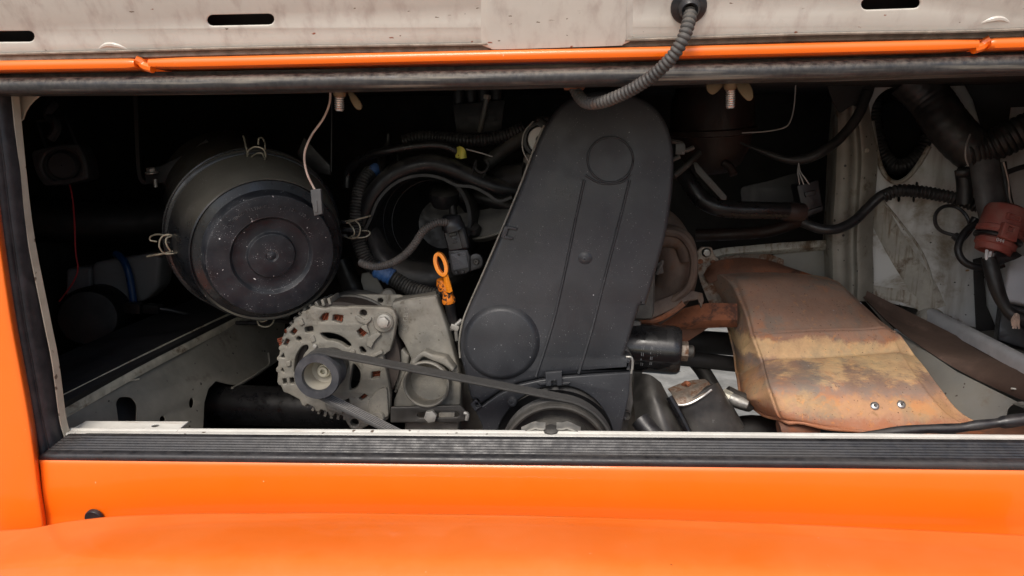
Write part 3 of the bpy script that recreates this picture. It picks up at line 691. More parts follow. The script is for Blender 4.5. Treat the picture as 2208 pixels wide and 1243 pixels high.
add('bolt', hexprof(P(327, 371, .29), Vector((0, -.2, 1)), .007, .006, .010, .0015), 'steel', br)
add('bolt', lathe([(.003, 0), (.003, .012)], P(336, 404, .292), Vector((0, 0, 1)), 10), 'steel', br)
add('mounting_bracket', plate([(640, 330), (655, 296), (668, 310), (712, 358), (712, 378), (660, 372)], [], Plane(680, 340, .30), .004, .001), 'black_plastic', af)
st = thing('support_strap', 'thin dark metal strap hanging from the bay roof, left of the air filter', 'strap', P(312, 400, .3))
add('strap', sweep(crom([P(290, 150, .31), P(293, 230, .30), P(297, 330, .30), P(300, 372, .30), P(306, 390, .30), P(316, 396, .30)], 5), [(.001, -.003), (.001, .003), (-.001, .003), (-.001, -.003)]), 'bay_dark', st)
tag(add('support_rod', tube([P(715, 150, .30), P(715, 260, .30), P(714, 372, .30)], .0016, 8, 3), 'black_plastic'), 'thin dark rod hanging from the bay roof, right of the air filter', 'rod')
wr = thing('hanging_wire', 'thin tan wire with a small grey plug hanging before the air filter', 'wire', P(684, 462, .07))
add('wire', tube([Q(t) for t in [(713, 190, .06), (710, 225, .06), (696, 258, .06), (672, 292, .058), (658, 325, .056), (657, 352, .056), (664, 380, .056), (676, 404, .058), (680, 414, .058)]], .0013, 8, 8), 'wire_tan', wr)
pg_ = Plane(684, 436, .052, .05)
pl_ = add('plug', plate([(669, 410), (691, 407), (695, 462), (677, 466), (673, 440), (671, 437)], [], pg_, .008, .001), 'connector_grey', wr)
add('latch', plate([(676, 434), (683, 433), (685, 458), (679, 459)], [], pg_.shift(.0012), .0012, .0004), 'connector_grey', pl_)
# ---------------------------------------------------------------- siren with its bracket
si = thing('alarm_siren', 'square dark alarm siren with round cone in the shadowed left corner', 'siren', P(130, 400, .36))
spl_ = Plane(128, 352, .34, .25, .02)
bd = add('housing', plate(rpoly([(66, 326, 10), (120, 312, 30), (168, 310, 8), (186, 345, 30), (192, 386, 8), (140, 398, 40), (94, 402, 10), (74, 370, 30)], 10), [ell(132, 357, 41, 36)], spl_, .05, .003), 'siren_dark', si)
add('bezel', plate(rpoly([(74, 331, 8), (120, 319, 30), (164, 317, 6), (179, 347, 30), (184, 380, 6), (138, 391, 40), (98, 395, 8), (81, 368, 30)], 10), [ell(132, 357, 46, 40)], spl_.shift(.001), .003, .0012), 'siren_dark', bd)
cn = spl_.hit(132, 357); k = sc(132, 357, .34)
add('cone', lathe([(41 * k, -.004), (36 * k, -.010), (31 * k, -.010), (28 * k, -.004), (25 * k, -.001), (.001, -.001)], cn, spl_.n, 36, False), 'siren_dark', bd)
bkt = add('bracket', join([tube([P(100, 322, .35), P(86, 280, .36), P(80, 262, .365), P(140, 255, .365), P(150, 275, .36), P(165, 312, .35)], .0022, 8, 1, raw=True), tube([P(110, 300, .34), P(122, 280, .34), P(118, 262, .345), P(104, 250, .35), P(108, 236, .35), P(118, 225, .36)], .007, 8, 4)]), 'siren_dark', si)
tag(add('red_wire', tube([Q(t) for t in [(150, 398, .35), (156, 425, .34), (160, 470, .33), (163, 540, .33), (168, 580, .33), (160, 605, .33), (145, 628, .34), (128, 650, .36)]], .0012, 8, 8), 'red_wire'), 'thin red wire running down from the siren', 'wire')
# ---------------------------------------------------------------- washer tank, hose, blower in the dark corner
tank = thing('fluid_tank', 'pale plastic fluid tank in the dark left of the bay', 'tank', P(280, 640, .62))
add('body', plate(rpoly([(196, 568), (225, 562), (330, 545), (346, 556), (342, 620), (310, 652), (220, 655), (198, 630)], 14), [], Plane(270, 600, .47, .1), .06, .008), 'tank_plastic', tank)
add('body_step', plate(rpoly([(140, 580), (200, 575), (200, 650), (140, 650)], 10), [], Plane(170, 610, .48, .1), .05, .008), 'tank_plastic', tank)
tag(add('blue_hose', ptube([(250, 548, .46), (262, 556, .45), (274, 578, .44), (282, 610, .44), (288, 652, .44), (290, 668, .44)], 7.5, n=6), 'blue_hose'), 'short blue hose in front of the pale fluid tank', 'hose')
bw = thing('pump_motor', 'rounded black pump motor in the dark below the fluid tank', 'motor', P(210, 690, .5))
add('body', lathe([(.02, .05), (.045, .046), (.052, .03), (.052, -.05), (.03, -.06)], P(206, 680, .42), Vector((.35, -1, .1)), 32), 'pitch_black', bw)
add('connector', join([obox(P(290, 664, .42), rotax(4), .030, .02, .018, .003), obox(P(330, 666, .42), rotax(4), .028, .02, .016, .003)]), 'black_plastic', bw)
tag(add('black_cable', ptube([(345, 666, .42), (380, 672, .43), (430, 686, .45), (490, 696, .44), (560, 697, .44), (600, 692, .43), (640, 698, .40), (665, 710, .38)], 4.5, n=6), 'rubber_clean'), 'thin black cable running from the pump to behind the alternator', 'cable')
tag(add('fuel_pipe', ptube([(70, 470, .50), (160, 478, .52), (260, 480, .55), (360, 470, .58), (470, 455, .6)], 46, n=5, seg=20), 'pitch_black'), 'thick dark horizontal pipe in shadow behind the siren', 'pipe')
# ---------------------------------------------------------------- suspension tube and gearbox
ax1 = thing('axle_tube', 'thick black horizontal tube below the alternator', 'tube', P(600, 900, .36))
ta, tb = P(448, 871, .36), P(800, 884, .34)
axd = (ta - tb)
k = sc(600, 880, .35)
add('tube', lathe([(.02, -.02), (41 * k, -.02), (42 * k, 0), (42 * k, axd.length), (41 * k, axd.length + .005)], tb, axd, 36), 'black_gloss', ax1)
add('flange', lathe([(44 * k, .0), (50 * k, .002), (52 * k, .010), (50 * k, .018), (40 * k, .022)], ta + (tb - ta).normalized() * .012, axd, 36), 'black_plastic', ax1)
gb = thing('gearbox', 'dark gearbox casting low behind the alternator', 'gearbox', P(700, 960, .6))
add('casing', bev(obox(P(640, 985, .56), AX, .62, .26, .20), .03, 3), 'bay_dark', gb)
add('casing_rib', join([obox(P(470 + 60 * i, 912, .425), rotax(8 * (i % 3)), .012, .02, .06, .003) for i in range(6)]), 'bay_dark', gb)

# ================================================================ ENGINE
# ---------------------------------------------------------------- block behind the covers
eb = thing('engine_block', 'dark engine block and head behind the timing cover', 'engine', P(1200, 1000, .4))
add('block', bev(mesh([P(x, y, Y) for Y in (.26, .62) for x, y in ((985, 690), (1385, 690), (1385, 1010), (960, 1010))], [(0, 1, 2, 3), (7, 6, 5, 4), (0, 4, 5, 1), (1, 5, 6, 2), (2, 6, 7, 3), (3, 7, 4, 0)]), .01), 'cast_dark', eb)
add('cylinder_head', bev(mesh([P(x, y, Y) for Y in (.27, .60) for x, y in ((1130, 330), (1420, 300), (1410, 690), (1090, 690))], [(0, 1, 2, 3), (7, 6, 5, 4), (0, 4, 5, 1), (1, 5, 6, 2), (2, 6, 7, 3), (3, 7, 4, 0)]), .01), 'cast_dark', eb)
add('block_flange', plate([(1338, 760), (1352, 748), (1368, 780), (1362, 830), (1366, 870), (1352, 930), (1330, 935), (1320, 800)], [], Plane(1350, 850, .20), .02, .003), 'cast_dark', eb)
k = sc(1347, 890, .19)
add('block_bolt', lathe([(11 * k, -.01), (12 * k, .004), (9 * k, .008), (7 * k, .004), (.0005, .004)], P(1347, 894, .186), Vector((.3, -1, .1)), 20), 'dark_steel', eb)
# ---------------------------------------------------------------- timing cover
tcv = thing('timing_cover', 'tall black plastic timing belt cover on the engine front', 'timing cover', P(1190, 930, .17))
tpl = Plane(1220, 560, .165)
up_out = cr2([(1089, 484), (1124, 400), (1150, 330), (1175, 272), (1206, 230), (1245, 207), (1300, 196), (1360, 204), (1408, 228), (1440, 272), (1453, 330), (1452, 400), (1446, 450), (1437, 505), (1422, 562)], 5, False)[0:]
up_out = up_out + [(1408, 612), (1393, 660), (1380, 661), (1346, 768), (1363, 776), (1361, 801), (1220, 811), (1165, 818), (1120, 828), (1075, 848), (1035, 876), (1014, 860), (1001, 805), (992, 772), (991, 738), (998, 697), (1014, 657), (1038, 603)]
def relief_plate(outline, holes, pl, thick, b): return plate(outline, holes, pl, thick, b)
cvr = add('upper_cover', plate(rpoly([(x, y) for x, y in up_out], 1.5, 2), [], tpl, .055, .0065), 'cover_plastic', tcv, 35)
def ridge(pts, w_, h_, pl, n=4, closed=False, raw=False):
    path = [pl.hit(x, y) for x, y in pts] if raw else crom([pl.hit(x, y) for x, y in pts], n, closed)
    if closed: path = path + [path[0], path[1]]
    return sweep(path, [(-.0006, -w_ / 2), (h_ * .6, -w_ * .33), (h_, -w_ * .1), (h_, w_ * .1), (h_ * .6, w_ * .33), (-.0006, w_ / 2)], pl.n)
# pressed features: belt-run ribs, round bosses
add('rib', ridge([(1260, 388), (1240, 480), (1215, 600), (1190, 705), (1156, 812)], .0042, .0026, tpl), 'cover_plastic', cvr)
add('rib', ridge([(1358, 388), (1335, 480), (1304, 600), (1276, 712), (1248, 806)], .0042, .0026, tpl), 'cover_plastic', cvr)
add('rib', ridge([(1262, 378), (1290, 394), (1318, 397), (1345, 391), (1360, 376)], .0034, .0018, tpl), 'cover_plastic', cvr)
def boss(cx, cy, rx, ry, h_, name, edge=.006):
    n = 56; o = ell(cx, cy, rx, ry, 0, n); V = []; k2 = (tpl.hit(cx + 1, cy) - tpl.hit(cx, cy)).length
    rings = [(1.0, -.0005), (1 - edge * .25 / (rx * k2), h_ * .25), (1 - edge * .6 / (rx * k2), h_ * .8), (1 - edge / (rx * k2), h_)]
    for s, d in rings:
        for x, y in o: V.append(tpl.hit(cx + (x - cx) * s, cy + (y - cy) * s) + tpl.n * d)
    F = [(i * n + j, i * n + (j + 1) % n, (i + 1) * n + (j + 1) % n, (i + 1) * n + j) for i in range(3) for j in range(n)] + [tuple(range(3 * n, 4 * n))]
    return add(name, mesh(V, F), 'cover_plastic', cvr, 50)
boss(1081, 738, 84, 82, .0075, 'tensioner_boss', .009)
ring_ = ell(1316, 345, 49, 49, 0, 48)
add('cam_ring', ridge(ring_ , .0034, .0020, tpl, closed=True, n=1), 'cover_plastic', cvr)
boss(1262, 557, 17, 15, .0022, 'bolt_boss', .008)
add('bolt_dimple', lathe([(.0022, .0018), (.003, .0026), (.0012, .0032), (.0005, .0022)], tpl.hit(1260, 559), tpl.n, 12), 'cover_plastic', cvr)
cl1 = add('edge_clip', join([plate([(1079, 512), (1088, 488), (1097, 489), (1094, 502), (1089, 514)], [], tpl.shift(.004), .008, .001), plate([(1094, 488), (1115, 492), (1113, 497), (1093, 494)], [], tpl.shift(.004), .006, .001), plate([(1086, 508), (1106, 513), (1104, 518), (1085, 514)], [], tpl.shift(.004), .006, .001)]), 'cover_plastic', tcv)
add('edge_flange', tube([tpl.shift(-.006).hit(x, y) for x, y in [(992, 772), (990, 738), (997, 696), (1012, 656), (1036, 602), (1087, 483), (1122, 399), (1148, 329), (1173, 271)]], .0013, 8, 5), 'cast_alu', cvr)
# lower cover with its arch over the pulley
lo_pl = tpl.shift(.003)
arch = cr2([(1327, 960), (1320, 925), (1306, 893), (1282, 862), (1248, 840), (1208, 832), (1165, 838), (1125, 858), (1095, 888), (1076, 920), (1068, 960)], 5, False)
lo = [(1120, 830), (1165, 820), (1222, 813), (1359, 804), (1357, 850), (1345, 905), (1334, 960)] + arch + [(1030, 960), (1041, 922), (1027, 892), (1016, 871), (1040, 876), (1075, 851)]
lcv = add('lower_cover', plate(lo, [], lo_pl, .05, .002), 'cover_plastic', tcv, 35)
add('corner_clip', plate([(1176, 804), (1211, 801), (1213, 832), (1201, 833), (1200, 821), (1189, 822), (1189, 833), (1177, 834)], [], lo_pl.shift(.006), .007, .0012), 'cover_plastic', lcv)
add('clip_wing', join([plate([(1158, 826), (1178, 825), (1178, 831), (1166, 832)], [], lo_pl.shift(.003), .004, .001), plate([(1212, 826), (1230, 825), (1226, 830), (1212, 832)], [], lo_pl.shift(.003), .004, .001)]), 'cover_plastic', lcv)
add('corner_clip', plate([(1014, 872), (1026, 862), (1039, 877), (1024, 888)], [rpoly([(1024, 872), (1029, 868), (1034, 876), (1028, 880)], 1)], lo_pl.shift(.004), .006, .001), 'cover_plastic', lcv)
add('pin', lathe([(.0065, -.01), (.0065, .006), (.0055, .0075), (.0025, .0078), (.002, .006), (.0005, .006)], lo_pl.hit(1105, 865), lo_pl.n, 20), 'cover_plastic', lcv)
# inner dark ring behind the pulley
kc = sc(1199, 975, .15)
add('pulley_shroud', lathe([(150 * kc, -.01), (139 * kc, -.004), (118 * kc, -.012), (60 * kc, -.012)], P(1199, 975, .160), Vector((0, -1, 0)), 64, False), 'black_plastic', tcv)
add('spring_clip', join([tube([P(1446, 305, .19), P(1470, 310, .19), P(1476, 325, .19), P(1496, 318, .19)], .003, 6, 3), obox(P(1466, 322, .19), AX, .012, .006, .014, .001), tube([P(1450, 345, .19), P(1466, 338, .19)], .003, 6, 2)]), 'dark_steel', tcv)
add('spring_clip', join([obox(P(1422, 578, .215), rotax(-14), .008, .008, .016, .002), tube([P(1416, 592, .2), P(1426, 572, .2), P(1428, 562, .2)], .0025, 6, 3)]), 'dark_steel', tcv)
add('spring_clip', join([tube([P(970, 712, .2), P(985, 700, .2), P(996, 690, .2)], .003, 8, 3), obox(P(981, 706, .2), rotax(20), .012, .008, .008, .001), tube([P(983, 712, .2), P(985, 735, .2)], .0025, 8, 2)]), 'steel', tcv)
add('seam_bracket', tube([P(1350, 770, .155), P(1362, 772, .155), P(1364, 790, .155), P(1361, 806, .155)], .0015, 6, 3), 'steel', tcv)
# ---------------------------------------------------------------- crank pulley, alternator pulley and belt
YB0, YB1 = .104, .128                # belt front and back
cA, cC = P(688, 809, .104), P(1199, 984, .104)
rA, rC = 42 * sc(690, 808, .104), 121 * sc(1199, 980, .104)
cp = thing('crank_pulley', 'large grey dished crankshaft pulley half hidden by the sill', 'pulley', cC + Vector((0, .02, -rC)))
YN = Vector((0, -1, 0)); YF = Vector((0, 1, 0))
def ribbed(r0, d, n=6):
    o = []
    for i in range(n):
        y = d * i / n; o += [(r0, y), (r0, y + d / n * .3), (r0 - .0022, y + d / n * .5), (r0 - .0022, y + d / n * .8)]
    return o + [(r0, d)]
prC = [(.001, -.004), (.016, -.004), (.020, -.001), (.040, .004), (.046, -.006), (.052, -.013), (rC * .86, -.013), (rC * .885, -.006), (rC * .89, .004), (rC * .93, .006), (rC * .965, .0055), (rC * .972, .002), (rC * .985, .000)]
add('disc', lathe(prC, cC, YN, 96, False), 'crank_metal', cp, 30)
add('grooved_rim', lathe([(rC * .985, -.001)] + [(r, y + .002) for r, y in ribbed(rC, .022)] + [(rC * .9, .026)], cC, YF, 96, False), 'dark_steel', cp, 30)
# belt: two straight runs tangent to both pulleys
dv = cC - cA; dist = math.hypot(dv.x, dv.z); base_a = math.atan2(dv.z, dv.x); beta = math.acos((rA - rC) / dist)
tb_ = .0045
pts = []
aT = base_a + beta; aB = base_a - beta
def arc(c, r, a0, a1, n): return [(c.x + r * math.cos(a0 + (a1 - a0) * i / n), c.z + r * math.sin(a0 + (a1 - a0) * i / n)) for i in range(n + 1)]
cen = arc(cC, 1, aT, aB - 2 * math.pi if aB > aT else aB, 48)
def loop(off):
    A = arc(cA, rA + off, aB, aT - 2 * math.pi if aT > aB else aT, 2)
    up_a = arc(cC, rC + off, aT, aB, 60)                     # round the crank, right side
    lo_a = arc(cA, rA + off, aB, aT - 2 * math.pi, 36)       # round the alternator, left side
    return up_a + lo_a
def loop_pts(off):
    L_ = loop(off); out = []
    for i in range(len(L_)):
        (x0, z0), (x1, z1) = L_[i], L_[(i + 1) % len(L_)]
        d = math.hypot(x1 - x0, z1 - z0); m_ = max(1, int(d / .02))
        for j in range(m_): out.append((x0 + (x1 - x0) * j / m_, z0 + (z1 - z0) * j / m_))
    return out
bo = loop(tb_); bi = loop(.0006); nb = len(bo)
V = []; F = []
ny = 25
prof_b = [(bo, YB0 + .001, 0)]
# cross-section: smooth back outside, six ribs inside
sect = [(1.0, YB0), (1.0, YB1)]
for i in range(5):
    y1 = YB1 - (YB1 - YB0) * i / 5; dy = (YB1 - YB0) / 5
    sect += [(.42, y1 - dy * .02), (0.0, y1 - dy * .3), (0.0, y1 - dy * .7), (.42, y1 - dy * .98)]
ms_ = len(sect)
for i in range(nb):
    for (t, y) in sect: V.append((bi[i][0] + (bo[i][0] - bi[i][0]) * t, y, bi[i][1] + (bo[i][1] - bi[i][1]) * t))
for i in range(nb):
    for j in range(ms_):
        a_, b_ = i * ms_ + j, i * ms_ + (j + 1) % ms_; c_ = (i + 1) % nb * ms_
        F.append((a_, b_, c_ + (j + 1) % ms_, c_ + j))
me = bpy.data.meshes.new('m'); me.from_pydata(V, [], F); fixn(me)
belt = add('drive_belt', me, 'belt', None, 30)
belt.data.materials.append(MATS['belt_inner'])
for i, p in enumerate(belt.data.polygons):
    if i % ms_ >= 2 and (i % ms_ - 2) % 4 == 1: p.material_index = 1
tag(belt, 'black ribbed drive belt running from the alternator to the crank pulley', 'belt')
# ---------------------------------------------------------------- alternator
alt = thing('alternator', 'dusty grey cast alternator with copper windings and black pulley', 'alternator', P(740, 930, .2))
apl = Plane(735, 775, .165)
teeth = []
base_o = [(611, 846), (598, 816), (599, 790), (601, 767), (606, 744), (614, 724), (624, 706), (644, 684), (658, 671), (680, 662)]
left = []
for i in range(len(base_o) - 1):
    (x0, y0), (x1, y1) = base_o[i], base_o[i + 1]
    dx, dy = x1 - x0, y1 - y0; L_ = math.hypot(dx, dy); nx, ny_ = dy / L_, -dx / L_
    left += [(x0, y0), (x0 + dx * .45, y0 + dy * .45), (x0 + dx * .55 - nx * -4, y0 + dy * .55 - ny_ * -4), (x0 + dx * .8 - nx * -4, y0 + dy * .8 - ny_ * -4)]
outl = left + [(680, 662), (700, 666), (714, 662), (744, 663), (757, 661), (837, 663), (849, 670), (855, 684), (854, 700), (848, 733), (841, 757), (826, 768), (832, 800), (838, 826), (842, 852), (840, 890), (836, 905), (822, 913), (800, 915), (788, 922), (774, 929), (756, 926), (747, 912), (741, 898), (722, 893), (718, 899), (711, 899), (706, 889), (692, 884), (688, 889), (680, 888), (677, 879), (662, 872), (658, 878), (650, 874), (645, 862), (622, 850)]
def diamond(cx, cy, w_, h_, a): return [(cx + x * math.cos(R(a)) - y * math.sin(R(a)), cy + x * math.sin(R(a)) + y * math.cos(R(a))) for x, y in ((-w_, -h_), (w_, -h_), (w_, h_), (-w_, h_))]
holes = [rpoly([(688, 687), (697, 677), (709, 675), (706, 692), (692, 695)], 3), rpoly([(718, 680), (723, 679), (740, 681), (738, 694), (735, 698), (716, 692)], 2),
         rpoly([(769, 715), (780, 706), (792, 718), (781, 729), (776, 728)], 2), rpoly(diamond(666, 711, 9, 6, -8), 4), ell(644, 731, 5.5, 5, 0, 14),
         rpoly(diamond(633, 716, 5, 7, 40), 1.5), rpoly(diamond(617.5, 739, 4, 7.5, 28), 1.5), rpoly([(611, 762), (614, 773), (605, 771)], 1), rpoly([(609, 794), (613, 804), (606, 800)], 1),
         rpoly([(609, 818), (617, 817), (618, 828), (611, 829)], 1.5), rpoly([(624, 816), (633, 815), (634, 828), (626, 828)], 2),
         cr2([(634, 795), (638, 768), (650, 749), (662, 745), (664, 753), (655, 765), (648, 785), (646, 800), (636, 806)], 3),
         cr2([(690, 721), (700, 718), (720, 720), (738, 727), (752, 738), (757, 746), (748, 750), (735, 741), (718, 735), (702, 733)], 3),
         rpoly([(774, 750), (781, 747), (790, 758), (787, 764), (778, 762)], 4), ell(783, 676, 8, 7.5, 0, 16),
         rpoly([(801, 803), (820, 801), (818, 815), (800, 817)], 2), rpoly([(772, 860), (786, 850), (793, 855), (779, 865)], 2), rpoly([(741, 866), (752, 860), (753, 870), (745, 870)], 2),
         cr2([(762, 785), (775, 800), (776, 820), (768, 836), (754, 842), (753, 828), (757, 805)], 3), ell(764, 912, 9, 8, 0, 16)]
fh = add('front_housing', plate(outl, holes, apl, .012, .0018), 'cast_alu', alt, 35)
# rim fins running back round the stator
ctr_ = apl.hit(733, 780); ra = 134 * sc(735, 775, .165)
ms2 = []
for i in range(30):
    a_ = R(100 + i * 6.3)
    d_ = Vector((math.cos(a_), 0, math.sin(a_)))
    u_ = Vector((-math.sin(a_), 0, math.cos(a_)))
    ms2.append(obox(ctr_ + d_ * (ra * .96) + Vector((0, .03, 0)), (d_, YF, u_), .009, .042, .004, .001))
add('housing_fins', join(ms2), 'cast_alu', fh)
add('stator_ring', lathe([(ra * .60, .012), (ra * .93, .012), (ra * .93, .075), (ra * .6, .08)], ctr_, YF, 56, False), 'winding_dark', alt)
add('rear_housing', lathe([(ra * .90, .05), (ra * .95, .055), (ra * .95, .10), (ra * .85, .13), (.02, .135)], ctr_, YF, 56, False), 'cast_dark', alt)
# copper windings behind the windows
for (x, y, a) in ((699, 685, 60), (729, 688, 70), (781, 717, 45), (633, 716, 30), (617, 739, 20), (810, 809, 20), (782, 857, 45)):
    wl = []
    for j in range(-3, 4):
        ax2 = Vector((math.cos(R(a)), -.1, math.sin(R(a)))); o_ = Vector((-math.sin(R(a)), 0, math.cos(R(a)))) * .0026 * j
        c2 = apl.shift(-.010).hit(x, y) + o_ + Vector((0, .0015 * (j % 2), 0)); wl.append(tube([c2 - ax2 * .011, c2 + ax2 * .011], .0013, 6, 1, raw=True))
    add('copper_winding', join(wl), 'copper', alt)
# relief on the front face
def pad(pts, h_, pl=apl, b=.0012, r=3): return plate(rpoly(pts, r), [], pl.shift(h_), h_ + .002, min(b, h_ * .4))
ms3 = [pad([(666, 728), (676, 723), (681, 736), (671, 741)], .002), pad([(792, 728), (814, 716), (822, 722), (808, 736), (800, 752), (790, 746)], .005), pad([(776, 706), (790, 700), (797, 722), (788, 716)], .004),
       pad([(796, 768), (822, 755), (826, 763), (800, 774)], .005), pad([(764, 684), (770, 680), (788, 692), (800, 684), (802, 690), (789, 702), (770, 694)], .003), pad([(752, 758), (764, 754), (766, 762), (756, 766)], .003),
       pad([(640, 690), (650, 686), (656, 700), (646, 704)], .003), pad([(616, 780), (626, 778), (627, 790), (617, 792)], .003), pad([(792, 870), (812, 842), (834, 834), (838, 900), (800, 908)], .004, r=8),
       pad([(700, 868), (740, 886), (738, 894), (704, 884)], .003)]
for m3 in ms3: add('cast_relief', m3, 'cast_alu', fh, 35)
bq = apl.shift(.001)
kb = sc(826, 693, .16)
add('washer_boss', lathe([(22 * kb, -.004), (22 * kb, .002), (20 * kb, .0032), (.001, .0032)], bq.hit(827, 695), bq.n, 32), 'cast_alu', fh)
add('bolt', hexprof(bq.shift(.0045).hit(828, 694), bq.n, 12.5 * kb, .007, 15.5 * kb, .0012), 'steel', alt)
add('bolt', lathe([(16 * kb, -.002), (16 * kb, .006), (13 * kb, .0085), (5 * kb, .0085), (4 * kb, .006), (.0005, .006)], bq.hit(816, 898), bq.n, 24), 'cast_alu', alt)
add('screw', hexprof(bq.hit(680, 746), bq.n, .003, .003), 'steel', alt)
# pulley
pa = thing
hubA = cA
pul = add('pulley', lathe([(rA * .72, .030), (rA * .73, -.006), (rA * .76, -.010), (rA * 1.12, -.010), (rA * 1.16, -.008), (rA * 1.16, -.003), (rA * 1.0, -.001)] + [(r, y) for r, y in ribbed(rA, .024)] + [(rA * 1.08, .026), (rA * 1.08, .031), (rA * .9, .033)], hubA, YF, 64, False), 'pulley_paint', alt, 30)
add('bowl', lathe([(rA * .73, -.004), (rA * .70, .008), (rA * .64, .021), (rA * .34, .024), (.001, .024)], hubA, YF, 48, False), 'pulley_bowl', pul, 30)
hb = hubA + YF * .024
add('nut', lathe([(rA * .36, 0), (rA * .36, .004), (rA * .33, .006), (rA * .25, .006), (rA * .245, .010), (rA * .13, .010), (rA * .12, .003), (.0005, .003)], hb, YN, 32, False), 'hub', pul, 30)
add('shaft_collar', lathe([(rA * .75, .030), (rA * .85, .036), (rA * .85, .058), (rA * .5, .062)], hubA, YF, 40, False), 'dark_steel', alt)
# ---------------------------------------------------------------- cast bracket with its idler cup
br2 = thing('alternator_bracket', 'grey cast aluminium bracket with raised lettering between alternator and cover', 'bracket', P(920, 930, .2))
bpl2 = Plane(915, 720, .185, -.06, .05)
pl_m = [(842, 662), (847, 652), (880, 646), (940, 637, 8), (946, 655), (952, 674), (964, 708), (978, 760), (986, 790), (994, 830), (992, 876), (992, 905), (984, 945), (872, 945), (872, 905), (848, 880), (848, 866), (866, 820), (880, 790), (886, 775), (872, 744), (857, 722), (858, 692)]
web = add('web', plate(rpoly(pl_m, 5), [rpoly([(866, 752), (882, 768), (878, 796), (858, 842), (850, 850), (852, 780)], 4)], bpl2, .022, .003), 'cast_alu', br2, 35)
add('top_flange', loft([[P(846, 653, .19), P(880, 645, .19), P(941, 636, .19)], [P(850, 646, .215), P(884, 639, .215), P(940, 630, .215)], [P(855, 640, .25), P(888, 634, .25), P(938, 626, .25)]], 4, 3, .004), 'cast_alu', web)
add('rear_ear', plate(rpoly([(752, 644), (766, 634), (790, 634), (864, 635), (878, 644), (842, 664), (765, 661), (700, 655), (712, 648)], 4), [ell(820, 648, 6, 5, 0, 14)], Plane(815, 648, .225, 0, .3), .012, .002), 'cast_alu', br2, 35)
cup_c = bpl2.shift(.014).hit(922, 826); kk = sc(925, 818, .17)
cuph = thing
cup = add('idler_cup', lathe([(46 * kk, -.030), (50 * kk, .004), (50 * kk, .010), (47 * kk, .0115), (44.5 * kk, .010), (42 * kk, -.026), (38 * kk, -.032), (30 * kk, -.032)], cup_c, bpl2.n, 48, False), 'cast_alu', br2, 35)
icc = bpl2.shift(-.010).hit(931, 806)
kk *= .96
add('bearing', lathe([(36 * kk, -.006), (36 * kk, .003), (33.5 * kk, .0045), (31 * kk, .0035), (29 * kk, .0045), (26 * kk, .0045), (24 * kk, .003), (20 * kk, .003), (19 * kk, .0045), (.001, .0045)], icc, bpl2.n, 48, False), 'steel', cup, 30)
add('cup_lip', plate(rpoly([(884, 782), (900, 764), (914, 756), (930, 764), (960, 770), (980, 796), (976, 804), (955, 788), (925, 776), (912, 770), (900, 782), (890, 796)], 4), [], bpl2.shift(.020), .022, .003), 'cast_alu', cup, 35)
lt = [text('GEEO', bpl2, 876, 678, 14, .0008, 84, .9), text('13', bpl2, 941, 700, 12, .0006, 80)]
vw = [ridge(ell(873, 708, 8.5, 8.5, 0, 20), .0011, .0008, bpl2, closed=True, n=1)]
for seq in ([(867, 704), (873, 711.5), (868, 715), (866, 707)], ):
    pass
for seg in (((867, 703), (872, 712)), ((872, 712), (874, 707)), ((874, 707), (876, 712)), ((876, 712), (880, 703)), ((869, 701), (873, 707)), ((873, 707), (877, 701))):
    vw.append(ridge([seg[0], ((seg[0][0] + seg[1][0]) / 2, (seg[0][1] + seg[1][1]) / 2), seg[1]], .0011, .0008, bpl2, n=1))
for m3 in lt: add('lettering', m3, 'cast_alu', web, None)
add('emblem', join(vw), 'cast_alu', web, None)
# slotted adjuster bar
bar = thing('adjuster_bar', 'black slotted belt adjuster bar with bolt under the bracket', 'adjuster', P(920, 912, .155))
abp = Plane(922, 894, .158)
b_ = add('bar', plate(rpoly([(842, 879), (992, 875), (1003, 887), (1003, 907), (990, 911), (842, 912)], 3), [slot(906, 896, 984, 894, 6.5)], abp, .006, .001), 'dark_steel', bar, 35)
add('bolt', hexprof(abp.hit(930, 895) + abp.n * .001, abp.n, 14 * sc(930, 895, .158), .008), 'steel', bar)
add('sleeve', plate(rpoly([(946, 888), (980, 887), (980, 901), (946, 902)], 2), [], abp.shift(-.003), .004, .0006), 'cast_alu', bar)
add('threaded_end', tube([P(1000, 890, .16), P(1008, 894, .16), P(1006, 906, .16)], .003, 8, 3), 'steel', bar)

# ================================================================ BETWEEN FILTER AND COVER
# ---------------------------------------------------------------- intake scroll
im = thing('intake_plenum', 'black plastic intake scroll with a wide dark round mouth', 'intake', P(920, 600, .33))
io = P(905, 475, .275); iax = Vector((-.05, -1, .12)).normalized(); ki = sc(905, 475, .275)
bowl = add('bowl', lathe([(118 * ki, -.09), (119 * ki, -.02), (116 * ki, -.004), (112 * ki, 0), (104 * ki, -.002), (101 * ki, -.012), (100 * ki, -.045), (99 * ki, -.0455), (97 * ki, -.085), (95.5 * ki, -.0855), (92 * ki, -.125), (60 * ki, -.16), (.001, -.165)], io, iax, 64, False), 'black_plastic', im, 30)
add('lower_elbow', ptube([(800, 500, .29), (825, 555, .28), (870, 592, .275), (925, 602, .275), (965, 592, .28), (1010, 575, .30)], 30, seg=18, n=6, taper=lambda t: .7 + .5 * math.sin(t * 3.1)), 'black_plastic', im)
fl_ = [(786, 500), (800, 470), (816, 432), (845, 400), (880, 382), (920, 377), (955, 384), (985, 398), (1020, 402), (1050, 416), (1076, 432), (1104, 424)]
fpath = crom([P(x, y, .262) for x, y in fl_], 5)
add('rim_flange', sweep(fpath, [(.006, -.003), (.006, .001), (.004, .002), (-.02, .003), (-.02, -.003)]), 'black_plastic', im, 35)
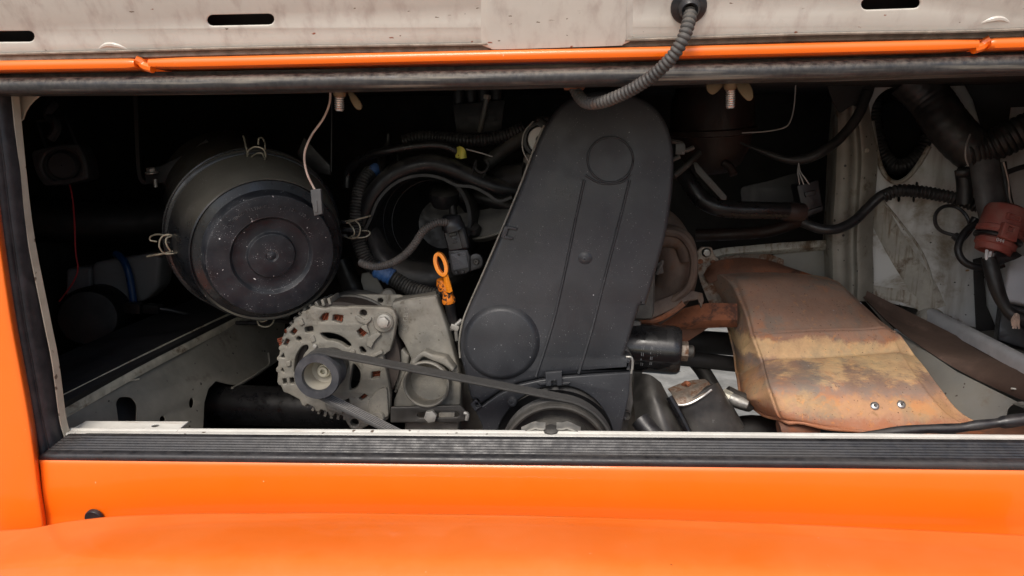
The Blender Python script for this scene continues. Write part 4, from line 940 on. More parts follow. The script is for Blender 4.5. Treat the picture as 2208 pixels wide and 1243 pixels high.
add('scroll_tube', tube([P(x, y, Y) for x, y, Y in ((800, 560, .29), (786, 520, .285), (788, 470, .28), (806, 424, .275), (840, 385, .272), (884, 362, .27), (930, 354, .27), (978, 366, .27), (1024, 388, .272), (1066, 404, .275), (1112, 412, .28))], 22 * sc(900, 360, .27), 20, 8, taper=lambda t: 1.05 - .15 * t), 'scroll_gloss', im)
tpw = [[P(x, y - 6, .268) for x, y in fl_], [P(x - (905 - x) * .02 - 4, y - 26, .285) for x, y in fl_], [P(x - (905 - x) * .03 - 6, y - 44, .32) for x, y in fl_], [P(x, y - 40, .36) for x, y in fl_]]
add('top_shell', loft(tpw, 4, 4, .003), 'black_plastic', im)
add('inner_pipe', ptube([(940, 415, .36), (1000, 420, .34), (1060, 432, .33), (1120, 450, .33)], 17, seg=14), 'black_plastic', im)
hc = add('hose_clip', join([tube([P(1018, 375, .26), P(1024, 352, .26), P(1028, 346, .26)], .0016, 6, 3), tube([P(1026, 352, .262), P(1026, 364, .26), P(1036, 372, .26), P(1048, 368, .26), P(1054, 355, .262), P(1050, 346, .262)], .002, 8, 4), tube([P(1042, 384, .26), P(1048, 368, .26)], .0016, 6, 2)]), 'black_plastic', im)
add('outlet_stub', lathe([(.020, 0), (.022, .012), (.022, .05), (.017, .05), (.016, .02)], P(1080, 392, .30), Vector((.85, -.45, .15)), 28, False), 'black_plastic', im)
add('post', ptube([(838, 288, .36), (836, 315, .36), (826, 345, .34), (818, 400, .31)], 6, n=4, r1=.009), 'black_plastic', im)
add('side_rib', join([ptube([(817, 345, .29), (824, 378, .275), (829, 402, .27)], 3.5, n=3), ptube([(857, 335, .29), (860, 358, .28), (866, 380, .27)], 2.5, n=3)]), 'black_plastic', im)
thr = thing('throttle_body', 'dusty grey throttle housing inside the intake mouth', 'throttle body', P(1010, 520, .30))
add('body', loft([[P(985, 462, .33), P(1030, 455, .33), P(1100, 440, .33)], [P(985, 482, .30), P(1035, 478, .30), P(1100, 470, .30)], [P(990, 505, .285), P(1040, 510, .285), P(1096, 492, .285)], [P(1000, 520, .30), P(1045, 522, .30), P(1090, 508, .30)]], 4, 4, .003), 'cast_dark', thr)
add('plate_edge', tube([P(1000, 512, .283), P(1030, 514, .282), P(1060, 508, .282), P(1098, 494, .283)], .0022, 8, 4), 'cast_alu', thr)
add('knob', lathe([(.010, 0), (.012, .008), (.008, .014), (.001, .015)], P(1022, 502, .283), Vector((0, -.7, .7)), 20), 'black_plastic', thr)
add('valve_cap', lathe([(.02, -.01), (.024, 0), (.024, .012), (.018, .016), (.001, .016)], P(960, 430, .34), Vector((0, -.3, 1)), 28), 'black_plastic', thr)
add('stub', ptube([(975, 440, .33), (978, 462, .33), (982, 478, .33)], 9, n=3), 'black_plastic', thr)
# ---------------------------------------------------------------- pressure sensor with plug
ms = thing('pressure_sensor', 'black pressure sensor with printed square label and lug beside the orange dipstick', 'sensor', P(990, 595, .235))
mpl = Plane(990, 560, .225, .05, .05)
sb = add('body', plate(rpoly([(966, 540), (1008, 538), (1014, 553), (1014, 585), (1005, 592), (978, 595), (972, 582)], 3), [], mpl, .022, .0018), 'sensor_plastic', ms)
add('label_plate', plate(rpoly([(971, 549), (1004, 541), (1011, 577), (978, 584)], 2.5), [], mpl.shift(.0014), .002, .0006), 'label_grey', sb)
lpl_ = mpl.shift(.0016)
add('lettering', join([text(t, lpl_, 974 + 1.6 * i, 557 + 5.5 * i, 5.2, .0001, 12, .9, 'LEFT', .0002) for i, t in enumerate(('- -- ---', '--- --- --', '-- --- -', '-- --- --'))] + [ridge(ell(1000, 549, 3, 3, 0, 14), .0007, .0003, lpl_, closed=True, n=1)]), 'print_grey', sb, None)
add('pin', lathe([(.002, 0), (.002, .001), (.0008, .0012), (.0006, .0002)], lpl_.hit(990, 549), mpl.n, 12), 'sensor_plastic', sb)
lug = add('lug', plate(rpoly([(1006, 558), (1022, 546, 8), (1036, 548, 10), (1043, 562, 10), (1040, 578, 8), (1025, 583), (1008, 588)], 6), [ell(1027, 565, 4, 4, 0, 12)], mpl.shift(-.004), .008, .0015), 'sensor_plastic', ms)
add('bolt', lathe([(.0042, 0), (.0042, .002), (.003, .003), (.0016, .003), (.001, .0005)], mpl.shift(-.003).hit(1027, 565), mpl.n, 16), 'dark_steel', lug)
add('foot', join([plate([(980, 586), (986, 585), (988, 593), (981, 594)], [], mpl.shift(.003), .01, .001), plate([(992, 584), (1000, 583), (1002, 591), (994, 592)], [], mpl.shift(.003), .01, .001)]), 'sensor_plastic', sb)
pb = add('plug', plate(rpoly([(956, 502), (1001, 488), (1013, 536), (968, 543)], 4), [], mpl.shift(.002), .026, .002), 'sensor_plastic', ms)
add('plug_latch', join([plate([(968, 504), (984, 500), (985, 508), (970, 512)], [], mpl.shift(.005), .004, .0008), plate([(974, 516), (984, 514), (984, 517), (978, 518), (979, 522), (985, 521), (986, 524), (976, 526)], [], mpl.shift(.0035), .002, .0004), plate([(986, 492), (998, 489), (1010, 534), (997, 537)], [], mpl.shift(.004), .006, .0015)]), 'sensor_plastic', pb)
cap = add('plug_boot', loft([[P(953, 497, .215), P(962, 502, .200), P(980, 500, .198), P(1000, 490, .205), P(1003, 484, .222)], [P(952, 484, .215), P(960, 486, .200), P(978, 484, .198), P(994, 478, .206), P(997, 474, .222)], [P(952, 473, .216), P(960, 472, .204), P(976, 469, .203), P(990, 466, .210), P(993, 465, .223)], [P(956, 466, .222), P(963, 464, .216), P(975, 463, .215), P(986, 463, .218), P(989, 464, .224)], [P(960, 465, .235), P(965, 464, .235), P(975, 463, .235), P(983, 463, .235), P(987, 464, .235)]], 5, 4, .002), 'sensor_plastic', ms)
sh_ = [(778, 566, .205), (790, 572, .200), (815, 575, .198), (845, 568, .196), (872, 551, .194), (893, 528, .194), (908, 505, .194), (924, 490, .194), (942, 481, .196), (958, 480, .200), (968, 482, .204)]
tag(add('sensor_conduit', tube([Q(t) for t in sh_], 8.2 * sc(860, 560, .196), 12, 10, ribs=.0031, amp=.08), 'conduit'), 'grey corrugated conduit curving into the pressure sensor plug', 'conduit')
# ---------------------------------------------------------------- ribbed hose with blue tape
rh = thing('corrugated_hose', 'dusty corrugated hose with blue tape rising beside the intake scroll', 'hose', P(850, 600, .26))
hp = [(800, 372, .30), (784, 392, .285), (772, 430, .275), (769, 480, .27), (774, 520, .265), (790, 560, .26), (815, 582, .255), (850, 602, .25), (885, 622, .245), (920, 634, .24), (955, 640, .238)]
add('hose', tube([Q(t) for t in hp], 15.5 * sc(790, 500, .26), 14, 12, ribs=.0045, amp=.09), 'hose', rh)
add('tape', tube([P(812, 581, .252), P(830, 590, .25), P(846, 599, .249)], 18 * sc(830, 590, .25), 14, 6, taper=lambda t: 1 + .06 * math.sin(t * 22)), 'blue_tape', rh)
add('tape', tube([P(801, 374, .296), P(806, 368, .30), P(813, 364, .305)], 13 * sc(806, 368, .3), 12, 5), 'blue_tape', rh)
# ---------------------------------------------------------------- hoses above the scroll
tag(add('breather_hose', ptube([(748, 405, .30), (752, 372, .30), (770, 350, .29), (800, 335, .28), (840, 325, .27), (890, 316, .27), (935, 313, .27), (965, 317, .27), (990, 330, .275)], 9, n=8, seg=14), 'black_gloss'), 'smooth black breather hose arching over the intake scroll', 'hose')
tag(add('loom_conduit', tube([Q(t) for t in [(870, 305, .31), (905, 296, .31), (950, 297, .31), (1000, 303, .30), (1045, 302, .30), (1085, 294, .30), (1108, 286, .30), (1130, 275, .30)]], 13 * sc(1000, 300, .3), 14, 8, ribs=.0050, amp=.09), 'conduit_dark'), 'dark corrugated wiring conduit above the yellow tag', 'conduit')
tag(add('yellow_tag', loft([[P(984, 318, .27), P(994, 316, .262), P(1003, 324, .262), P(1006, 336, .268)], [P(982, 340, .27), P(992, 343, .262), P(1000, 342, .262), P(1007, 341, .268)]], 4, 4, .0006), 'yellow_tag'), 'small yellow paper tag wrapped round the breather hose', 'tag')
tag(add('oval_hose', ptube([(1050, 355, .31), (1080, 330, .31), (1110, 308, .30), (1140, 290, .30)], 16, n=5, seg=16), 'hose'), 'dark hose leading to the white cap behind the cover', 'hose')
tag(add('tag_wire', ptube([(1005, 322, .27), (1035, 330, .27), (1062, 338, .275)], 1.6, n=5), 'wire_grey'), 'thin grey wire beside the yellow tag', 'wire')
wc = thing('filler_plug', 'round white cap in a black ring behind the timing cover', 'cap', P(1160, 330, .245))
wpl = Plane(1158, 302, .235)
wcc = wpl.hit(1166, 302); kw = sc(1166, 302, .235)
add('disc', lathe([(10 * kw, .002), (11 * kw, .004), (27 * kw, .004), (29 * kw, .001), (29 * kw, -.01)], wcc, wpl.n, 40, False), 'white_plastic', wc)
add('centre', lathe([(10 * kw, -.004), (10 * kw, .004), (.0005, .004)], wcc, wpl.n, 20, False), 'black_gloss', wc)
add('ring', lathe([(30 * kw, .0), (31 * kw, .008), (38 * kw, .008), (40 * kw, .002), (40 * kw, -.02)], wcc, wpl.n, 44, False), 'black_plastic', wc)
add('spring_wire', tube([wpl.shift(.01).hit(x, y) for x, y in ((1150, 262), (1134, 280), (1127, 300), (1128, 325), (1138, 345), (1140, 352))], .0011, 8, 6), 'steel', wc)
add('latch', join([obox(P(1170, 268, .215), rotax(30), .014, .01, .010, .002), tube([P(1158, 258, .22), P(1172, 256, .215), P(1186, 258, .21)], .003, 8, 3)]), 'black_plastic', wc)
# ignition coil block in the shadow behind
ic = thing('ignition_coil', 'dark ignition coil block in shadow behind the conduit', 'ignition coil', P(1030, 300, .42))
add('body', bev(mesh([P(x, y, Y) for Y in (.36, .44) for x, y in ((975, 225), (1090, 215), (1082, 285), (985, 292))], [(0, 1, 2, 3), (7, 6, 5, 4), (0, 4, 5, 1), (1, 5, 6, 2), (2, 6, 7, 3), (3, 7, 4, 0)]), .004), 'black_plastic', ic)
for i in range(4): add('tower', lathe([(.009, 0), (.010, .02), (.007, .028), (.002, .028)], P(990 + 27 * i, 226 - i * 2, .38), Vector((0, -.2, 1)), 16), 'black_plastic', ic)
add('bolt_shaft', tube([P(1050, 212, .34), P(1042, 250, .345), P(1034, 285, .35)], .004, 10, 3), 'cast_dark', ic)
add('bolt_head', hexprof(P(1050, 214, .34), Vector((.1, 0, 1)), .006, .006), 'cast_alu', ic)
# ---------------------------------------------------------------- dipstick
dp = thing('oil_dipstick', 'orange plastic oil dipstick with oval ring handle', 'dipstick', P(965, 690, .2))
def oval(cx, cy, rx, ry, rot, Y, n=28): return [P(x, y, Y + (y - cy) * -.00012) for x, y in ell(cx, cy, rx, ry, rot, n)]
rg_ = oval(951, 570, 10, 23, -17, .175)
ring_path = rg_ + [rg_[0], rg_[1]]
add('ring_handle', sweep(ring_path, [(.005, -.0022), (.0055, .0), (.005, .0024), (-.005, .0024), (-.0055, 0), (-.005, -.0022)], closed_prof=True), 'orange_plastic', dp)
add('stem', loft([[P(955, 592, .172), P(960, 597, .169), P(966, 592, .172)], [P(958, 612, .173), P(964, 614, .170), P(971, 612, .173)], [P(963, 630, .175), P(969, 632, .172), P(976, 628, .175)]], 3, 4, .006), 'orange_plastic', dp)
ksd = sc(965, 640, .18)
dax = (P(958, 600, .18) - P(968, 648, .185)).normalized()
add('socket', lathe([(14 * ksd, -.002), (15 * ksd, .002), (13 * ksd, .006), (11 * ksd, .012), (12 * ksd, .018), (7 * ksd, .022), (6 * ksd, .030)], P(968, 650, .185), dax, 28), 'orange_dirty', dp)
add('collar', lathe([(9 * ksd, -.008), (15 * ksd, -.004), (16 * ksd, .004), (13 * ksd, .011), (7 * ksd, .012)], P(958, 618, .188), dax, 28), 'orange_dirty', dp)
add('guide_tube', tube([P(969, 650, .187), P(974, 680, .20), P(984, 730, .22)], 11 * ksd, 14, 5), 'rubber_clean', dp)
add('pale_strut', plate([(780, 590), (806, 586), (832, 636), (842, 652), (792, 652), (778, 606)], [], Plane(805, 620, .30, .1), .005, .001), 'bay_grey', van)
add('boss', lathe([(.010, 0), (.012, .004), (.008, .008), (.001, .008)], P(838, 640, .255), Vector((0, -1, .5)), 20), 'cast_alu', br2)
tag(add('filter_duct', ptube([(735, 560, .34), (752, 600, .34), (772, 640, .34), (800, 690, .36)], 22, n=5, seg=16), 'black_plastic'), 'dark rubber duct between the air filter and the alternator', 'duct')

# ================================================================ RIGHT SIDE
# ---------------------------------------------------------------- oil filter
of = thing('oil_filter', 'glossy black oil filter canister with pale print beside the cover', 'oil filter', P(1420, 800, .3))
oa, ob = P(1350, 748, .27), P(1467, 757, .262)
od = (ob - oa).normalized(); ko = sc(1420, 755, .265)
ofr = 53 * ko; ofl = (ob - oa).length
add('canister', lathe([(ofr * .9, -.02), (ofr, -.015), (ofr, ofl - .012), (ofr * .97, ofl - .004), (ofr * .88, ofl), (ofr * .5, ofl + .001), (.001, ofl)], oa, od, 56), 'filter_black', of, 35)
add('end_nut', hexprof(ob - od * .001, od, 22 * ko, .012), 'zinc_rust', of)
add('nut_tip', lathe([(14 * ko, 0), (14 * ko, .018), (10 * ko, .02)], ob, od, 16), 'dark_steel', of)
# print wrapped on the canister's front
def on_can(body, s, ang, size, sx=1.0):
    """text standing across the canister at distance s along it, wrapped round it from angle ang"""
    cu = bpy.data.curves.new('t', 'FONT'); cu.body = body; cu.size = size; cu.extrude = .00005
    me = from_curve(cu, Matrix.Identity(4))
    u = Vector((0, -1, 0)); u = (u - od * u.dot(od)).normalized(); v = od.cross(u)
    for vv in me.vertices:
        a_ = R(ang) + vv.co.x / ofr * 1.0; r_ = ofr + .0003 + vv.co.z
        p_ = oa + od * (s + vv.co.y) + (u * math.cos(a_) + v * math.sin(a_)) * r_; vv.co = p_
    return me
add('print', join([on_can('= = - =', .020, -20, .011), on_can('= - = =', .033, -20, .010), on_can('-', .006, 6, .008), on_can('- - - - -', .044, -20, .005), on_can('- - - -', .048, -20, .005)]), 'print_grey', of, None)
# ---------------------------------------------------------------- exhaust manifold
em = thing('exhaust_manifold', 'brown rusted exhaust manifold elbow right of the timing cover', 'exhaust manifold', P(1440, 690, .33))
add('elbow', tube([P(1400, 480, .34), P(1430, 500, .335), P(1455, 545, .33), P(1460, 590, .33), P(1445, 632, .335), P(1400, 665, .34)], 44 * sc(1450, 570, .33), 22, 8), 'manifold_brown', em)
add('upper_elbow', tube([P(1395, 520, .31), P(1432, 508, .305), P(1470, 520, .30), P(1486, 560, .30)], 26 * sc(1450, 520, .305), 18, 7, taper=lambda t: 1.1 - .3 * t), 'manifold_brown', em)
add('rim', tube([P(1432, 500, .285), P(1468, 508, .282), P(1492, 540, .282), P(1496, 580, .282), P(1484, 620, .285), P(1450, 650, .29)], .006, 8, 6), 'manifold_brown', em)
add('flange', plate([(1400, 655), (1440, 640), (1485, 625), (1515, 632), (1518, 648), (1512, 665), (1505, 646), (1480, 650), (1440, 672), (1400, 690)], [], Plane(1460, 650, .285, 0, .4), .006, .0015), 'manifold_brown', em)
add('lower_lip', tube([P(1380, 690, .29), P(1415, 690, .285), P(1450, 672, .285), P(1474, 654, .285)], .005, 8, 5), 'rust_brown', em)
rb = thing('rusty_crossbar', 'rust orange crossbar between oil filter and heat shield', 'crossbar', P(1520, 700, .4))
add('bar', loft([[P(1380, 690, .42), P(1450, 672, .40), P(1520, 655, .38), P(1590, 655, .37)], [P(1380, 708, .41), P(1450, 700, .39), P(1520, 692, .37), P(1590, 690, .36)], [P(1380, 716, .43), P(1450, 712, .41), P(1520, 708, .39), P(1590, 706, .38)]], 5, 3, .003), 'rust_orange', rb)
add('stay', plate([(1465, 706), (1530, 706), (1490, 732), (1465, 748)], [], Plane(1490, 720, .41), .003, .0006), 'rust_brown', rb)
# ---------------------------------------------------------------- black tubes low down, clamp block, mount
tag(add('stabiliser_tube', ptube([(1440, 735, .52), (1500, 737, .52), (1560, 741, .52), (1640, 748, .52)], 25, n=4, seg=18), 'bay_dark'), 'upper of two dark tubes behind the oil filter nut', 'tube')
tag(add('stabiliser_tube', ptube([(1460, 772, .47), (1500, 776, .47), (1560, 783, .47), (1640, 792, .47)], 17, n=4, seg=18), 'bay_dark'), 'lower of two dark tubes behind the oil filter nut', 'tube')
tag(add('slanted_strut', ptube([(1490, 770, .50), (1515, 800, .48), (1545, 850, .45), (1575, 905, .42)], 17, n=4, seg=14), 'dark_steel'), 'slanting dark strut in front of the pale ground', 'strut')
mt = thing('engine_mount', 'dark steel engine mount arm below the oil filter', 'engine mount', P(1430, 940, .2))
add('arm', loft([[P(1368, 805, .25), P(1400, 808, .235), P(1425, 825, .24)], [P(1365, 850, .23), P(1410, 850, .205), P(1448, 870, .22)], [P(1370, 900, .21), P(1425, 900, .185), P(1475, 925, .20)], [P(1380, 960, .20), P(1440, 960, .17), P(1495, 965, .19)]], 5, 5, .008), 'dark_steel', mt)
add('boot', ptube([(1380, 905, .19), (1400, 930, .18), (1430, 960, .17)], 22, n=4, seg=16), 'rubber_clean', mt)
add('edge', tube([P(1443, 856, .20), P(1468, 900, .19), P(1495, 955, .18)], .005, 8, 4), 'black_gloss', mt)
cb = thing('clamp_block', 'dark block with a bent silvery rust-stained clamp plate on top', 'clamp', P(1530, 940, .22))
add('block', loft([[P(1452, 868, .22), P(1470, 872, .205), P(1535, 832, .215), P(1548, 825, .235)], [P(1470, 905, .215), P(1490, 905, .20), P(1565, 880, .215), P(1578, 872, .235)], [P(1492, 965, .205), P(1510, 965, .19), P(1595, 930, .21), P(1606, 920, .23)]], 4, 5, .01), 'dark_steel', cb)
add('plate', loft([[P(1440, 838, .245), P(1470, 826, .255), P(1492, 820, .26), P(1520, 818, .26)], [P(1448, 848, .225), P(1480, 838, .235), P(1502, 830, .238), P(1528, 824, .24)], [P(1454, 862, .205), P(1490, 852, .212), P(1514, 842, .216), P(1533, 833, .222)], [P(1460, 873, .200), P(1484, 870, .202), P(1512, 855, .206), P(1534, 840, .214)]], 4, 4, .002), 'zinc_rust', cb)
add('plate_edge', tube([P(1456, 868, .200), P(1462, 874, .199), P(1486, 871, .200), P(1514, 856, .205), P(1534, 841, .213)], .0016, 6, 4), 'zinc', cb)
for (x, y) in ((1472, 832), (1480, 846)): add('stub', ptube([(x, y, .25), (x + 8, y - 6, .24), (x + 14, y - 2, .235)], 5, n=3, seg=8), 'rust_orange', cb)
add('nut', hexprof(P(1556, 852, .25), Vector((.8, -.5, -.3)), .011, .014), 'hub', cb)
add('bolt', lathe([(.008, 0), (.008, .02), (.006, .03), (.003, .031)], P(1568, 856, .245), Vector((.8, -.3, -.25)), 14), 'steel', cb)
add('joint', tube([P(1565, 850, .26), P(1590, 862, .26), P(1615, 870, .27)], .013, 14, 4), 'dark_steel', cb)
tag(add('exhaust_stub', ptube([(1680, 930, .20), (1720, 925, .20), (1760, 930, .20)], 24, n=4, seg=18), 'rust_brown'), 'rusty exhaust stub under the lower edge of the heat shield', 'exhaust pipe')
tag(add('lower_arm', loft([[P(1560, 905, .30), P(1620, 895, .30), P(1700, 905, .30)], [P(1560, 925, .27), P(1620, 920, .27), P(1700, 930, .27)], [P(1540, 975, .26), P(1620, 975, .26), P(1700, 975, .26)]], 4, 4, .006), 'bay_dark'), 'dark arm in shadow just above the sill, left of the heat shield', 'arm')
# ---------------------------------------------------------------- heat shield
hsd = thing('heat_shield', 'large rusty pressed heat shield sloping towards the sill', 'heat shield', P(1800, 930, .2))
G = [  # rows far to near, columns left lower edge to right edge: px, py, depth
 [(1508, 588, .47), (1528, 600, .452), (1552, 592, .442), (1590, 588, .440), (1660, 588, .442), (1730, 591, .446), (1780, 596, .45), (1806, 606, .455), (1815, 620, .46)],
 [(1535, 632, .445), (1556, 640, .420), (1580, 618, .404), (1604, 607, .400), (1680, 606, .402), (1760, 610, .408), (1810, 618, .416), (1838, 636, .425), (1848, 652, .44)],
 [(1565, 690, .41), (1580, 690, .380), (1602, 668, .368), (1622, 658, .364), (1700, 654, .365), (1800, 660, .37), (1862, 668, .375), (1892, 686, .38), (1898, 706, .39)],
 [(1580, 745, .37), (1592, 742, .345), (1618, 722, .335), (1636, 713, .332), (1720, 708, .332), (1830, 706, .334), (1896, 704, .336), (1928, 716, .338), (1932, 742, .35)],
 [(1584, 765, .355), (1596, 762, .334), (1624, 738, .325), (1642, 728, .323), (1730, 722, .322), (1838, 717, .324), (1912, 714, .326), (1944, 728, .328), (1948, 752, .34)],
 [(1588, 800, .34), (1602, 800, .328), (1640, 782, .317), (1656, 774, .314), (1744, 768, .313), (1850, 762, .315), (1930, 755, .317), (1972, 766, .320), (1978, 790, .33)],
 [(1592, 820, .305), (1606, 822, .285), (1646, 804, .275), (1662, 798, .272), (1750, 793, .27), (1860, 790, .27), (1948, 786, .272), (1996, 796, .278), (2002, 820, .29)],
 [(1596, 850, .275), (1614, 856, .245), (1654, 838, .232), (1672, 830, .228), (1760, 828, .225), (1880, 832, .222), (1980, 834, .222), (2032, 844, .232), (2036, 866, .245)],
 [(1600, 872, .25), (1624, 868, .222), (1664, 866, .20), (1684, 862, .192), (1770, 868, .186), (1900, 878, .18), (2020, 884, .18), (2070, 888, .19), (2080, 904, .205)],
 [(1606, 874, .24), (1640, 884, .208), (1676, 896, .18), (1700, 900, .170), (1790, 912, .16), (1915, 920, .154), (2060, 914, .158), (2110, 912, .17), (2130, 922, .19)],
 [(1608, 872, .235), (1648, 894, .204), (1690, 908, .174), (1720, 912, .165), (1800, 924, .152), (1920, 936, .145), (2080, 928, .15), (2150, 924, .165), (2180, 932, .185)]]
from mathutils import noise as mnoise
def tight(r_):
    o = []
    for i, p in enumerate(r_):
        if i in (2, 7): o.append(r_[i - 1].lerp(p, .78))
        o.append(p)
        if i in (2, 6): o.append(p.lerp(r_[i + 1], .28))
    return o
DY = [0, 0, 0, 0, 0, 0, 0, -.018, 0, .012, .018]
G = [[(x, y, Y + (.045 if c == 0 else .020 if c == 1 else 0) + DY[i]) for c, (x, y, Y) in enumerate(r_)] for i, r_ in enumerate(G)]
G3 = [tight([Q(t) for t in r_]) for r_ in G]
G4 = []
for i, r_ in enumerate(G3):
    if i in (4, 6): G4.append([a.lerp(b, .72) for a, b in zip(G3[i - 1], r_)])
    G4.append(r_)
    if i in (3, 5): G4.append([a.lerp(b, .25) for a, b in zip(r_, G3[i + 1])])
sm = loft(G4, 4, 4)
for v in sm.vertices:
    d = mnoise.noise(v.co * 28) * .0022 + mnoise.noise(v.co * 75) * .0008
    if v.co.y < .2: d += mnoise.noise(Vector((v.co.x * 60, 0, 3))) * .0022 * (.2 - v.co.y) / .05
    v.co += Vector((0, -.5, .85)) * d
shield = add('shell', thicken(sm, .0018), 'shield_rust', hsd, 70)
edge = crom([Q(t) + Vector((0, -.001, 0)) for t in G[-1]], 5)
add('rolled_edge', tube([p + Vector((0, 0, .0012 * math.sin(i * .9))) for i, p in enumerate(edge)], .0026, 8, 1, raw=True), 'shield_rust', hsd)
ledge = crom([Q(r_[0]) for r_ in G], 4)
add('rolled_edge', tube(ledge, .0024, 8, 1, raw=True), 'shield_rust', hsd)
neck = [[P(1516, 590, .475), P(1540, 566, .468), P(1590, 556, .466), P(1650, 560, .47), P(1700, 576, .475)], [P(1520, 598, .458), P(1552, 584, .452), P(1600, 576, .45), P(1660, 576, .452), P(1730, 586, .458)], [P(1530, 612, .45), P(1560, 600, .445), P(1606, 592, .442), P(1680, 590, .445), P(1760, 596, .45)]]
add('neck', loft(neck, 5, 5, .0018), 'rust_brown', hsd)
add('far_flange', loft([[P(1500, 570, .48), P(1530, 568, .478), P(1545, 575, .475)], [P(1515, 620, .46), P(1540, 630, .455), P(1556, 640, .445)], [P(1545, 690, .43), P(1562, 700, .42), P(1572, 715, .40)]], 4, 4, .002), 'zinc_rust', hsd)
from mathutils.bvhtree import BVHTree
bt_ = BVHTree.FromPolygons([v.co + WL[shield.name] for v in shield.data.vertices], [p.vertices[:] for p in shield.data.polygons])
for (x, y) in ((1886, 876), (1943, 873)):
    c_, n_, _, _ = bt_.ray_cast(CAM, ray(x, y)); n_ = n_ if n_.dot(ray(x, y)) < 0 else -n_
    k = sc(x, y, c_.y); c_ = c_ + n_ * .0010
    rv = add('rivet', lathe([(9.5 * k, -.001), (9.5 * k, .0002), (8 * k, .0012), (4.2 * k, .0016), (3.2 * k, .0010), (3.0 * k, -.001)], c_, n_, 24, False), 'zinc', hsd)
    add('rivet_core', lathe([(3.2 * k, -.002), (3.0 * k, .0004), (.0002, .0004)], c_, n_, 12, False), 'dark_steel', rv)
tag(add('crack_strip', loft([[P(2080, 915, .18), P(2180, 915, .15), P(2330, 925, .12)], [P(2060, 940, .13), P(2180, 945, .10), P(2330, 950, .08)], [P(2060, 985, .11), P(2180, 985, .08), P(2330, 985, .06)]], 5, 4, .002), 'rust_brown'), 'rusty tray beneath the black cable at the lower right', 'tray')
tag(add('battery_cable', tube([Q(t) for t in [(1835, 941, .06), (1900, 934, .058), (1990, 926, .055), (2060, 924, .053), (2110, 917, .050), (2170, 910, .048), (2240, 900, .045)]], 11 * sc(2060, 920, .05), 14, 8, taper=lambda t: min(1, .35 + t * 3) * (1 + .06 * math.sin(t * 31)) * (1.28 if t > .80 else 1)), 'rubber_clean'), 'thick black taped cable lying along the sill at the right', 'cable')

# ---------------------------------------------------------------- shadowed parts behind, top right
cc = thing('brown_canister', 'dark reddish brown canister in shadow right of the timing cover', 'canister', P(1540, 380, .5))
kc2 = sc(1540, 280, .48)
add('bell', lathe([(.03, -.10), (70 * kc2, -.09), (90 * kc2, -.05), (92 * kc2, -.008), (98 * kc2, -.006), (98 * kc2, .002), (90 * kc2, .004)], P(1535, 285, .50), Vector((.05, .1, -1)), 40), 'canister_brown', cc)
add('lower_bell', lathe([(88 * kc2, 0), (80 * kc2, .03), (58 * kc2, .058), (30 * kc2, .07), (.002, .072)], P(1535, 285, .50), Vector((.1, .05, -1)), 40), 'canister_brown', cc)
add('spout', ptube([(1560, 352, .455), (1575, 362, .45), (1582, 378, .445)], 9, n=3), 'canister_brown', cc)
tag(add('linkage_wire', ptube([(1716, 178, .40), (1712, 230, .40), (1704, 262, .40), (1690, 276, .40), (1650, 284, .41), (1600, 287, .42)], 1.6, n=6), 'wire_grey'), 'thin bent wire hanging in the shadow at the upper right', 'wire')
cp2 = thing('coolant_pipe', 'black bent coolant pipe behind the timing cover on the right', 'pipe', P(1600, 470, .4))
add('pipe', ptube([(1470, 370, .36), (1490, 400, .35), (1510, 428, .345), (1545, 447, .34), (1590, 453, .345), (1640, 454, .35), (1705, 456, .36)], 19, n=8, seg=18), 'black_gloss', cp2)
add('hose_end', ptube([(1690, 456, .36), (1712, 457, .36), (1730, 458, .365)], 20, n=4, seg=16), 'canister_brown', cp2)
add('bracket', plate([(1494, 352), (1502, 350), (1568, 424), (1566, 432), (1556, 432), (1500, 372)], [], Plane(1530, 390, .33), .004, .001), 'dark_steel', cp2)
tag(add('link_arm', ptube([(1452, 380, .26), (1475, 362, .27), (1508, 330, .29)], 7, n=3), 'dark_steel'), 'short dark rod leaving the cover towards the brown canister', 'rod')
tag(add('mid_loom', tube([Q(t) for t in [(1596, 308, .42), (1640, 326, .41), (1690, 343, .40), (1725, 345, .40), (1765, 332, .40), (1810, 300, .41), (1850, 250, .42), (1870, 200, .43)]], 9 * sc(1720, 340, .4), 12, 8, taper=lambda t: .25 + min(1, t * 2.4)), 'conduit_dark'), 'dark wiring loom drooping from the roof to behind the cover', 'wiring loom')
pc = thing('plug_connector', 'black plug connector with thin white wires hanging in shadow', 'connector', P(1745, 470, .4))
ppl = Plane(1745, 430, .385, .1)
pb2 = add('body', plate(rpoly([(1718, 400), (1765, 388), (1776, 455), (1736, 470), (1726, 440)], 4), [], ppl, .025, .002), 'sensor_plastic', pc)
add('latch', join([plate([(1735, 416), (1758, 410), (1760, 420), (1738, 426)], [], ppl.shift(.003), .004, .0008), plate([(1732, 458), (1774, 444), (1776, 452), (1736, 468)], [], ppl.shift(.003), .005, .001)]), 'sensor_plastic', pb2)
for i, dx in enumerate((0, 6, 14)): add('wire', ptube([(1722, 352, .39), (1720 + dx * .4, 370, .385), (1722 + dx, 385, .38), (1724 + dx * 1.5, 398, .382)], 1.4, n=4), 'wire_grey', pc)  # white wires coloured grey to look shaded
tag(add('rust_pipe', ptube([(1500, 508, .55), (1580, 505, .54), (1660, 498, .53), (1740, 470, .52)], 14, n=5), 'canister_brown'), 'rusty pipe in the shadow above the crossmember', 'pipe')
add('inner_wall_patch', plate(rpoly([(1595, 404), (1650, 392), (1720, 372), (1770, 400), (1760, 470), (1600, 446)], 12), [], Plane(1650, 420, .66), .003, .001), 'siren_dark', van)
